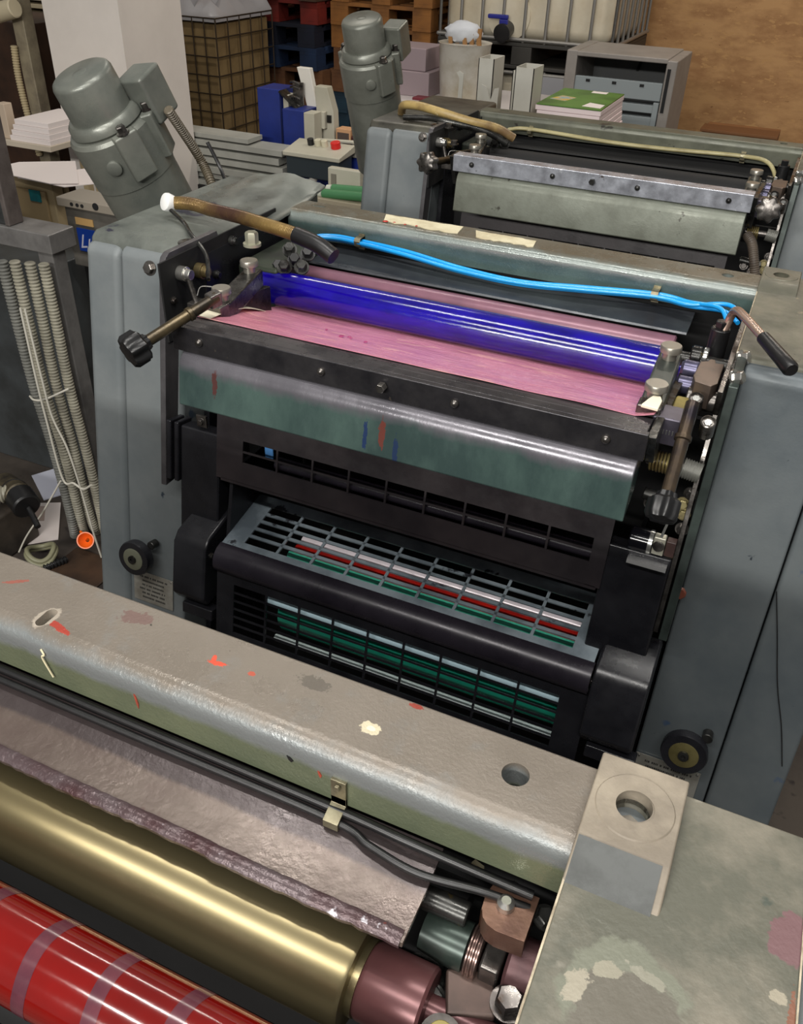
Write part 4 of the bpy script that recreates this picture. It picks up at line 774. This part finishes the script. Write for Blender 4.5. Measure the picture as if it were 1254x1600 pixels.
for t, r in ((0, .008), (.012, .020), (.026, .024), (.028, .0255), (.028, .022), (.013, .017), (.003, .006)):
    rings.append([bm.verts.new(p + d * t + (u_ * math.cos(i / 16 * math.pi) + v_ * math.sin(i / 16 * math.pi)) * r) for i in range(32)])
for a, b2 in zip(rings, rings[1:]):
    for i in range(32): bm.faces.new((a[i], a[(i + 1) % 32], b2[(i + 1) % 32], b2[i]))
part('bowl', bm, orm, fu); bm = bmesh.new(); lathe(bm, p + V((-.040, .016, .008)), V((.055, -.02, -.01)), [(0, .004), (.042, .008)], 16); part('spout', bm, orm, fu)
bm = bmesh.new(); 
for i in range(2): tube(bm, [(-1.70 + .042 * math.cos(a) * (1 - .1 * i), 1.065 + .042 * math.sin(a) * (1 - .1 * i), FP + .03 + .012 * i + .01 * math.sin(a * 2)) for a in [j * .55 for j in range(13)]], .007, 10, 4)
single('coiled_hose', bm, plain('olive_hose', (128, 126, 100), .5), 'pale olive hose coiled on the floor under the front beam', 'hose', (-1.70, 1.065, FP))
conduit([(-1.665, 1.03, FP + .013), (-1.65, 1.06, FP + .015), (-1.635, 1.095, FP + .013)], .0125, M_rubber(), 'short black ribbed hose next to the coiled olive hose', 'ribbed_hose', (.010, .003), None)
VA = root('pump_valve', 'black and brass pump valve with clamps at the left edge above the front beam', 'valve', (-1.95, 1.06, FP))
bm = bmesh.new(); cyl(bm, (-1.86, 1.13, -1.01), (-1.745, 1.08, -.985), .038); part('body', bm, mat('grimy_brass_body', (96, 86, 66), (50, 46, 40), 16, .4, .4), VA)
bm = bmesh.new(); cyl(bm, (-1.76, 1.088, -.99), (-1.705, 1.062, -1.00), .040); part('cap', bm, M_rubber(), VA)
bm = bmesh.new(); cyl(bm, (-1.71, 1.07, -1.005), (-1.650, 1.036, -1.035), .0085); part('nozzle', bm, M_rubber(), VA)
bm = bmesh.new(); lathe(bm, (-1.79, 1.100, -.998), V((.115, -.05, .025)), [(0, .0415), (.010, .0415)], 30); part('clamp_ring', bm, M_steel(), VA)
bm = bmesh.new(); box(bm, -2.10, -1.80, .96, 1.16, FP, -1.05); part('base', bm, mat('grimy_base', (70, 62, 54), (44, 40, 36), 9, .6), VA, .01)
conduit([(-1.95, 1.00, -1.02), (-1.86, 1.02, -1.00), (-1.80, 1.06, -.985), (-1.775, 1.085, -.985)], .026, cw, 'thick ribbed pale hose leading into the pump valve', 'ribbed_hose', (.014, .005), None)
rnd = random.Random(2)
single('oily_tray', B(box, -1.66, -1.48, .99, 1.16, FP, FP + .006), mat('brown_tray', (70, 52, 38), (46, 34, 26), 8, .5), 'brown oily metal tray on the floor under the orange funnel', 'tray', (-1.57, 1.07, FP), .003)
# ================================================================== background
# pallets
wood = {'red': mat('red_pallet', (122, 32, 22), (88, 24, 17), 6, .75), 'navy': mat('navy_pallet', (18, 24, 42), (12, 16, 30), 6, .75), 'blue': mat('blue_pallet', (22, 44, 76), (16, 32, 56), 6, .75),
        'brown': mat('brown_pallet', (112, 74, 44), (82, 52, 32), 6, .8), 'dark brown': mat('darkbrown_pallet', (76, 54, 38), (56, 40, 28), 6, .8), 'orange-brown': mat('orange_pallet', (146, 96, 44), (112, 72, 34), 6, .8), 'teal-blue': mat('teal_pallet', (30, 58, 74), (22, 40, 54), 6, .8)}
def pallet_mesh(col):
    bm = bmesh.new(); W, D, HH = .67, .95, .124
    for i in range(7): box(bm, 0, W, .0 + i * .142, .098 + i * .142, HH - .019, HH)
    for x in (0, .275, .55):
        box(bm, x, x + .12, 0, D, HH - .038, HH - .0195); box(bm, x, x + .12, 0, D, 0, .018)
        for y in (0, .40, D - .12): box(bm, x, x + .12, y, y + .12, .0185, HH - .0385)
    me = bpy.data.meshes.new('pallet'); bmesh.ops.recalc_face_normals(bm, faces=bm.faces); bm.to_mesh(me); bm.free(); me.materials.append(wood[col]); return me
pm = {c: pallet_mesh(c) for c in wood}
ords = ['lowest', 'second from the floor', 'third from the floor', 'fourth from the floor', 'fifth from the floor', 'sixth from the floor', 'seventh from the floor', 'eighth from the floor', 'ninth from the floor', 'tenth from the floor', 'eleventh from the floor', 'twelfth from the floor']
def stack(x, y, cols, where):
    for i, c_ in enumerate(cols):
        o = bpy.data.objects.new('pallet', pm[c_]); C.objects.link(o); o.location = (x + rnd.uniform(-.02, .02), y + rnd.uniform(-.02, .02), .1255 * i)
        o.rotation_euler = (0, 0, rnd.uniform(-.01, .01)); o['label'] = '%s wooden pallet, %s, %s' % (c_, ords[i], where); o['category'] = 'pallet'; o['group'] = 'stacked wooden pallets'
stack(-3.56, 4.93, ['dark brown', 'dark brown', 'dark brown', 'dark brown', 'brown', 'brown', 'blue', 'navy', 'red', 'dark brown', 'brown'], 'in the stack next to the wire cage')
stack(-2.86, 5.05, ['dark brown', 'dark brown', 'teal-blue', 'teal-blue', 'teal-blue', 'brown', 'brown', 'orange-brown', 'orange-brown', 'orange-brown', 'orange-brown'], 'in the stack behind the far motor')
# wire cage
WC = root('wire_cage', 'wire mesh cage of cartons with plastic film between pillar and pallets', 'cage', (-3.67, 4.5, -H))
wm = plain('wire_dark', (66, 54, 40), .5, .3)
bm = bmesh.new()
for i in range(14): x = -4.18 + i * .0785; cyl(bm, (x, 4.25, -H + .1), (x, 4.25, -.125), .004, None, 6)
for j in range(11): z = -H + .1 + j * .0975; cyl(bm, (-4.18, 4.25, z), (-3.16, 4.25, z), .004, None, 6)
for i in range(6): y = 4.25 + i * .12; cyl(bm, (-3.16, y, -H + .1), (-3.16, y, -.125), .004, None, 6)
for j in range(11): z = -H + .1 + j * .0975; cyl(bm, (-3.16, 4.25, z), (-3.16, 4.85, z), .004, None, 6)
part('wire_mesh', bm, wm, WC); part('base', B(box, -4.20, -3.14, 4.23, 4.87, -H, -H + .1), wood['dark brown'], WC)
part('contents', B(box, -4.16, -3.18, 4.27, 4.83, -H + .1, -.155), mat('tan_cartons', (150, 126, 86), (116, 94, 60), 4, .7), WC, .01)
bm = bmesh.new(); nx, ny = 18, 10; G = [[bm.verts.new((-4.18 + 1.02 * i / nx, 4.25 + .6 * j / ny, -.145 + .12 * abs(math.sin(i * .9 + j * 1.7)) * rnd.uniform(.5, 1) * (0 if j == 0 or i == nx else 1) + .03)) for i in range(nx + 1)] for j in range(ny + 1)]
for j in range(ny):
    for i in range(nx): bm.faces.new((G[j][i], G[j][i + 1], G[j + 1][i + 1], G[j + 1][i]))
g2 = bmesh.ops.extrude_face_region(bm, geom=bm.faces[:]); bmesh.ops.translate(bm, verts=[v for v in g2['geom'] if isinstance(v, bmesh.types.BMVert)], vec=(0, 0, -.03))
part('plastic_film', bm, plain('grey_film', (170, 168, 170), .25), WC, angle=60, label='crumpled grey plastic film')
# stacked grey panels on a dark trolley
TR = root('trolley', 'dark low trolley under the stack of pale grey panels', 'trolley', (-2.4, 3.04, -H))
part('deck', B(box, -2.84, -1.99, 2.97, 3.115, -.66, -.634), M_rubber(), TR)
for x, y in ((-2.80, 2.985), (-2.10, 2.985), (-2.80, 3.10), (-2.10, 3.10)): bm = bmesh.new(); cyl(bm, (x, y, -H), (x, y, -.66), .012, None, 10); part('leg', bm, M_steel(), TR)
pg = plain('pale_grey_panel', (166, 166, 158), .5, .1, (150, 150, 142), 5)
zz = -.633; pl_ords = ['lowest', 'second from the bottom', 'third from the bottom', 'fourth from the bottom', 'fifth from the bottom', 'sixth from the bottom', 'topmost']
for i in range(7):
    h = [.021, .019, .028, .024, .028, .024, .019][i]; x0 = -2.81 + rnd.uniform(0, .10); x1 = -1.99 - (.0 if i % 2 else .02) - (.15 if i == 6 else 0)
    bm = bmesh.new(); box(bm, x0, x1, 2.975 + rnd.uniform(0, .02), 3.11, zz, zz + h); box(bm, x0 + .12, x0 + .30, 2.973, 2.975, zz + h * .3, zz + h * .6)
    single('sheet_metal_plate', bm, pg, 'pale grey sheet metal plate, %s in the stack right of the pillar' % pl_ords[i], 'panel', (-2.4, 3.04, zz), .003, 'pale grey panels stacked on the trolley'); zz += h + .0078 if i not in (2, 4) else h + .011
# blue and cream finishing machine
FM = root('finishing_machine', 'blue and cream finishing machine with tall guides behind the middle unit', 'machine', (-1.9, 3.2, -H))
bl = plain('machine_blue', (26, 46, 124), .45, 0, (22, 38, 104), 6); cr = plain('machine_cream', (184, 180, 164), .5, 0, (172, 168, 150), 6)
part('blue_column', B(box, -2.245, -2.13, 3.22, 3.36, -.62, -.25), bl, FM, .004); part('blue_column', B(box, -2.095, -1.985, 3.18, 3.30, -.62, -.315), bl, FM, .004)
part('body', B(box, -2.08, -1.70, 3.12, 3.5, -H, -.53), bl, FM, .006); part('side_body', B(box, -1.78, -1.66, 3.14, 3.4, -.60, -.445), bl, FM, .004)
part('side_plate', B(box, -1.76, -1.66, 3.12, 3.4, -.462, -.428), plain('grey_plate_m', (140, 136, 128), .5), FM, .003)
part('cream_column', B(box, -2.125, -2.098, 3.24, 3.30, -.56, -.27), cr, FM, .003); part('cream_column', B(box, -1.982, -1.93, 3.17, 3.24, -.545, -.318), cr, FM, .003)
bm = bmesh.new(); prism(bm, [(-2.085, -.165), (-2.02, -.165), (-1.975, -.38), (-2.02, -.38)], 3.30, 3.33, 'Y'); part('guide_fin', bm, plain('fin_white', (224, 220, 210), .4), FM, .003)
bm = bmesh.new(); prism(bm, [(-1.975, -.225), (-1.915, -.225), (-1.885, -.32), (-1.88, -.46), (-1.93, -.46), (-1.965, -.38)], 3.26, 3.31, 'Y'); part('guide_fin', bm, cr, FM, .003)
part('latch', B(box, -1.945, -1.915, 3.235, 3.26, -.39, -.32), cr, FM, .003); part('latch_window', B(box, -1.912, -1.893, 3.252, 3.262, -.365, -.335), M_rubber(), FM)
bm = bmesh.new()
for z in (-.22, -.24, -.28, -.31): tube(bm, [(-2.095, 3.26, z), (-2.07, 3.25, z + .004), (-2.045, 3.25, z - .002)], .005, 8, 4)
box(bm, -2.09, -2.04, 3.27, 3.28, -.36, -.22); part('adjuster', bm, M_steel(), FM)
bm = bmesh.new(); obox(bm, V((-2.13, 3.215, -.255)), V((.8, 0, -.6)).normalized(), V((0, 1, 0)), V((.6, 0, .8)), 0, .20, 0, .06, -.004, .004); part('deflector', bm, M_darksteel(), FM)
bm = bmesh.new(); cyl(bm, (-1.98, 3.20, -.432), (-1.68, 3.20, -.415), .008, None, 12); part('rail', bm, cr, FM)
bm = bmesh.new(); cyl(bm, (-1.74, 3.36, -.42), (-1.77, 3.36, -.28), .007, None, 10); part('upright_rod', bm, cr, FM)
part('deck', B(box, -1.98, -1.66, 3.22, 3.5, -.46, -.446), plain('deck_grey', (90, 86, 82), .5), FM)
CB = part('control_box', B(box, -1.965, -1.71, 2.98, 3.10, -.535, -.445), plain('control_dark', (46, 54, 58), .4), FM, .006)
bm = bmesh.new(); prism(bm, [(2.965, -.452), (2.965, -.434), (3.11, -.408), (3.11, -.44)], -1.972, -1.70); part('control_top', bm, cr, CB, .004)
for x, cc, r in ((-1.885, (26, 26, 28), .014), (-1.85, (200, 194, 170), .014), (-1.818, (200, 194, 170), .014), (-1.765, (206, 34, 30), .021)):
    bm = bmesh.new(); cyl(bm, (x, 3.06, -.420), (x - .002, 3.055, -.392), r, None, 20); part('push_button', bm, plain('button_%d' % cc[0], cc, .35), CB, label='red mushroom button' if cc[0] == 206 else None)
bm = bmesh.new(); cyl(bm, (-1.845, 3.0, -.55), (-1.845, 3.0, -.525), .017, .02, 14); tube(bm, [(-1.845, 3.0, -.54), (-1.845, 3.0, -.65), (-1.84, 3.01, -.9), (-1.84, 3.0, -1.19)], .008, 10, 6); part('cable', bm, plain('pale_cable', (176, 172, 164), .5), CB)
bx_ = single('small_carton', B(box, -1.872, -1.800, 3.26, 3.32, -.445, -.385), plain('label_orange', (196, 150, 110), .6), 'small orange carton with black bars on the machine deck', 'box', (-1.84, 3.29, -.445), .002)
bm = bmesh.new()
for i in range(5): box(bm, -1.858 + i * .009, -1.853 + i * .009 + .001 * (i % 2), 3.2585, 3.26, -.432, -.405)
box(bm, -1.866, -1.808, 3.2590, 3.2595, -.438, -.400); part('bar_print', bm, plain('bar_print_dark', (80, 66, 60), .6), bx_)
bm = bmesh.new(); lathe(bm, (-1.772, 3.28, -.4455), (0, 0, 1), [(0, .028), (.03, .032), (.045, .02), (.05, .02)], 20); single('adhesive_pot', bm, plain('maroon_pot', (70, 30, 38), .4), 'small maroon pot on the machine deck beside the far motor', 'pot', (-1.772, 3.28, -.4455))
# cream tray with green rollers
GT = root('feeder_tray', 'cream feeder tray with green rollers in front of the blue machine', 'feeder', (-1.42, 2.45, -H))
part('tray_body', B(box, -1.52, -1.27, 2.36, 2.50, -.47, -.415), plain('tray_tan', (158, 148, 126), .55), GT, .003)
part('back_panel', B(box, -1.50, -1.37, 2.50, 2.53, -.43, -.345), cr, GT, .004); part('panel_slot', B(box, -1.485, -1.465, 2.4955, 2.50, -.405, -.365), plain('slot_grey', (120, 116, 104), .5), GT)
for y, z in ((2.46, -.405), (2.39, -.405)):
    bm = bmesh.new(); cyl(bm, (-1.46, y, z), (-1.30, y, z + .01), .016, None, 20); r_ = part('green_roller', bm, plain('roller_green', (70, 126, 82), .5), GT)
    bm = bmesh.new(); cyl(bm, (-1.482, y, z - .002), (-1.462, y, z), .013, None, 16); part('roller_cap', bm, plain('cap_white', (196, 200, 186), .5), r_)
part('stand', B(box, -1.46, -1.36, 2.44, 2.5, -H, -.47), M_rubber(), GT)
# work table with boxes and bucket
TB = root('work_table', 'white topped work table behind the far motor', 'table', (-1.6, 4.3, -H))
part('tabletop', B(box, -2.2, -1.25, 4.03, 4.6, -.41, -.385), plain('table_white', (200, 194, 192), .35), TB, .004)
for x in (-2.15, -1.3): part('leg', B(box, x, x + .04, 4.1, 4.14, -H, -.41), M_rubber(), TB); part('leg', B(box, x, x + .04, 4.5, 4.54, -H, -.41), M_rubber(), TB)
mv = plain('mauve_grey_box', (148, 132, 136), .6)
single('storage_box', B(box, -2.02, -1.81, 4.15, 4.4, -.385, -.27), mv, 'mauve grey box on the white table, lower of two', 'box', (-1.9, 4.25, -.385), .004, 'mauve boxes on the work table'); single('storage_box', B(box, -2.06, -1.84, 4.17, 4.4, -.269, -.165), mv, 'mauve grey box on top of the other one on the white table', 'box', (-1.95, 4.25, -.269), .004, 'mauve boxes on the work table')
single('binder', B(box, -1.86, -1.72, 4.06, 4.13, -.385, -.372), plain('dark_red', (110, 34, 44), .5), 'dark red flat binder on the table beside the mauve boxes', 'binder', (-1.8, 4.1, -.385), .003)
BK = root('plastic_bucket', 'white plastic bucket of brown-stained tools and rags on the table', 'bucket', (-1.65, 4.2, -.385))
bm = bmesh.new(); lathe(bm, (-1.65, 4.22, -.385), (0, 0, 1), [(0, .105), (.01, .115), (.25, .13), (.26, .135), (.255, .12)], 36); part('tub', bm, plain('bucket_white', (190, 186, 176), .4, 0, (160, 150, 130), 6), BK)
bm = bmesh.new()
for i in range(7): obox(bm, V((-1.72 + .025 * i, 4.18 + .02 * (i % 3), -.16)), V((1, 0, 0)), V((0, 1, 0)), V((.1 * (i % 3 - 1), -.1, 1)).normalized(), 0, .02, 0, .012, 0, .06 + .02 * (i % 3))
part('tools', bm, plain('tool_brown', (150, 110, 66), .6), BK)
bm = bmesh.new(); bmesh.ops.create_icosphere(bm, subdivisions=3, radius=.075)
for v in bm.verts: v.co = V((v.co.x * 1.3, v.co.y, v.co.z * .7)) * rnd.uniform(.88, 1.08) + V((-1.67, 4.24, -.085))
part('rag', bm, plain('rag_white', (196, 200, 206), .8), BK, angle=60, label='white rag')
# file holders and catalogues on a side table
SD = root('side_table', 'grey side table behind the far unit under the catalogues', 'table', (-.9, 3.1, -H))
part('tabletop', B(box, -1.24, -.52, 2.88, 3.5, -.335, -.315), plain('side_grey', (150, 142, 132), .5), SD, .003)
for x in (-1.2, -.6): part('leg', B(box, x, x + .04, 3.1, 3.14, -H, -.335), M_steel(), SD)
ch = plain('holder_card', (186, 184, 174), .6, 0, (176, 172, 160), 6)
def holder(x0, x1, y, z1, label, taper=0):
    bm = bmesh.new(); z0 = -.315
    box(bm, x0, x0 + .003, y, y + .12, z0, z1 - taper * .3); box(bm, x1 - .003, x1, y, y + .12, z0, z1 - taper); box(bm, x0, x1, y + .117, y + .12, z0, z1); box(bm, x0, x1, y, y + .003, z0, z1); box(bm, x0, x1, y, y + .12, z0, z0 + .003)
    single('file_holder', bm, ch, label, 'file holder', ((x0 + x1) / 2, y, z0), group='pale file holders')
holder(-1.135, -1.075, 3.0, -.020, 'pale file holder standing just left of the forked one')
holder(-1.02, -.985, 3.06, -.06, 'narrow grey file holder between the forked one and the broad one')
holder(-.985, -.915, 2.98, -.035, 'broad white file holder nearest the green catalogue')
for (pts, y, lb) in (([(-1.195, -.315), (-1.178, -.315), (-1.172, -.07), (-1.190, -.062), (-1.200, -.068), (-1.188, -.085)], 2.95, 'thin upright card strip with curled top, leftmost by the hose'),
                     ([(-1.09, -.315), (-1.035, -.315), (-1.025, -.10), (-1.042, -.105), (-1.055, -.145), (-1.075, -.10), (-1.092, -.095), (-1.078, -.16)], 2.93, 'forked V-shaped card divider in front of the file holders')):
    single('card_divider', B(prism, pts, y, y + .004, 'Y'), ch, lb, 'card divider', (pts[0][0], y, -.315), group='card dividers on the side table')
ct = root('catalogue_stack', 'thick stack of white catalogues with green cover on the side table', 'catalogue', (-.76, 3.1, -.315))
bm = bmesh.new()
for i in range(9): z = -.315 + i * .018; box(bm, -.90 + rnd.uniform(-.006, .004), -.655 + rnd.uniform(-.008, .006), 3.0 + rnd.uniform(0, .01), 3.38, z, z + .0172)
part('pages', bm, plain('catalogue_white', (222, 206, 206), .6), ct, .002)
cv = part('cover', B(box, -.90, -.66, 3.0, 3.38, -.152, -.149), mat('green_cover', (84, 124, 50), (60, 96, 34), 8, .4), ct)
bm = bmesh.new(); prism(bm, [(-.885, 3.12), (-.82, 3.10), (-.80, 3.19), (-.86, 3.21)], -.1492, -.1484, 'Z'); part('cover_print', bm, mat('yellow_print', (196, 160, 60), (130, 160, 170), 26, .5), cv)
bm = bmesh.new(); prism(bm, [(-.74, 3.04), (-.67, 3.03), (-.67, 3.10), (-.73, 3.12)], -.1492, -.1484, 'Z'); prism(bm, [(-.78, 3.33), (-.72, 3.33), (-.72, 3.37), (-.78, 3.37)], -.1492, -.1484, 'Z'); part('cover_patch', bm, pw, cv)
# opened grey copier shell on a stand
CP = root('copier_shell', 'opened grey office copier with bare tray slots in front of the board wall', 'copier', (-.88, 4.5, -H))
gp = plain('copier_grey', (142, 136, 130), .5, 0, (128, 122, 116), 6); gi = plain('copier_inner', (140, 148, 150), .45)
part('side_wall', B(box, -1.150, -1.095, 4.30, 4.72, -.62, -.125), gp, CP, .006); part('side_wall', B(box, -.665, -.615, 4.30, 4.72, -.60, -.135), gp, CP, .006)
part('top_panel', B(box, -1.10, -.66, 4.30, 4.72, -.150, -.128), gp, CP, .005); part('back_panel', B(box, -1.10, -.66, 4.68, 4.72, -.62, -.15), plain('copier_dark', (84, 86, 86), .5), CP)
p2 = part('drawer_front', B(box, -1.096, -.668, 4.31, 4.33, -.315, -.235), gi, CP, .004)
bm = bmesh.new()
for x in (-1.03, -.90, -.765): box(bm, x - .010, x + .010, 4.306, 4.31, -.258, -.246)
part('catch_slot', bm, M_void(), p2)
for z0, z1 in ((-.372, -.335), (-.43, -.39), (-.49, -.445), (-.56, -.51)): part('tray_rail', B(box, -1.0, -.675, 4.32, 4.36, z0, z1), gi, CP, .003)
part('inner_column', B(box, -.695, -.668, 4.30, 4.34, -.60, -.32), gi, CP, .003); part('toner_slot', B(box, -.655, -.640, 4.294, 4.30, -.36, -.17), M_void(), CP)
part('stand', B(box, -1.14, -.62, 4.34, 4.72, -H, -.62), M_rubber(), CP, .005)
bm = bmesh.new(); obox(bm, V((-.86, 4.66, -.20)), V((1, 0, 0)), V((0, 1, 0)), V((-.3, 0, -1)).normalized(), 0, .012, 0, .01, -.03, .04); box(bm, -1.0, -.94, 4.66, 4.67, -.19, -.18); part('hook', bm, M_void(), CP)
# two stacked container totes
tankm = plain('tank_plastic', (206, 198, 178), .35, 0, (190, 178, 154), 4); cage = plain('galvanised_tube', (138, 136, 132), .4, .5)
def tote(x0, z0, hgt, label, top):
    R0 = root('liquid_container', label, 'container', (x0 + .5, 5.5, z0), 'stacked liquid containers'); x1 = x0 + 1.04; y0, y1 = 5.0, 5.95
    bm = bmesh.new(); box(bm, x0, x1, y0, y1, z0, z0 + .02)
    for i in range(3): a = x0 + i * .46; box(bm, a, a + .12, y0, y1, z0 + .02, z0 + .115)
    box(bm, x0, x1, y0, y1, z0 + .115, z0 + .135); part('pallet_base', bm, plain('base_black', (52, 50, 46), .6), R0, .004)
    bm = bmesh.new(); box(bm, x0 + .03, x1 - .03, y0 + .03, y1 - .03, z0 + .14, z0 + hgt - .02); part('tank', bm, tankm, R0, .07)
    bm = bmesh.new(); r = .009
    for i in range(9): x = x0 + .01 + i * (1.02 / 8); cyl(bm, (x, y0 + .01, z0 + .135), (x, y0 + .01, z0 + hgt), r, None, 8)
    for i in range(8): y = y0 + .01 + i * (.93 / 7); cyl(bm, (x1 - .01, y, z0 + .135), (x1 - .01, y, z0 + hgt), r, None, 8); cyl(bm, (x0 + .01, y, z0 + .135), (x0 + .01, y, z0 + hgt), r, None, 8)
    for j in range(5):
        z = z0 + .15 + j * (hgt - .165) / 4
        if j == 1 : continue
        for a, b in (((x0, y0), (x1, y0)), ((x1, y0), (x1, y1)), ((x0, y0), (x0, y1))): cyl(bm, (a[0], a[1] + .002, z), (b[0], b[1] + .002, z), r * 1.15, None, 8)
    part('cage', bm, cage, R0)
    bm = bmesh.new(); lathe(bm, (x0 + .42, y0 + .04, z0 + .26), (0, -1, 0), [(0, .13), (.02, .125), (.022, .11)], 36); part('outlet_recess', bm, tankm, R0)
    bm = bmesh.new(); cyl(bm, (x0 + .42, y0 + .02, z0 + .20), (x0 + .42, y0 - .075, z0 + .185), .042); lathe(bm, (x0 + .42, y0 - .072, z0 + .185), (0, -1, -.1), [(0, .048), (.012, .048), (.014, .03)], 24); vv = part('outlet_valve', bm, M_rubber(), R0)
    bm = bmesh.new(); box(bm, x0 + .32, x0 + .44, y0 - .055, y0 - .03, z0 + .25, z0 + .272); box(bm, x0 + .39, x0 + .44, y0 - .055, y0 - .03, z0 + .215, z0 + .25); part('valve_handle', bm, plain('valve_blue', (34, 40, 130), .35), vv, .006, label='dark blue valve handle')
    bm = bmesh.new(); box(bm, x0 + .60, x0 + .86, y0 - .012, y0 - .004, z0 + hgt - .14, z0 + hgt - .02); part('sign_plate', bm, plain('plate_silver', (160, 160, 164), .4, .3), R0)
    return R0
tote(-2.10, -H, .86, 'lower white liquid container in grey cage, behind the work table', False)
tote(-2.12, -H + .865, .95, 'upper white liquid container with dark blue valve handle at the top edge', True)
# cardboard carton at the wall
ck = root('cardboard_carton', 'brown cardboard carton standing against the board wall at right', 'carton', (-.36, 5.75, -H))
part('body', B(box, -.585, -.150, 5.58, 5.9, -H, -.655), mat('carton_brown', (150, 106, 66), (134, 92, 56), 5, .75), ck, .004)
part('flap', B(box, -.595, -.145, 5.565, 5.75, -.655, -.640), plain('carton_edge', (120, 80, 46), .75), ck, .002)
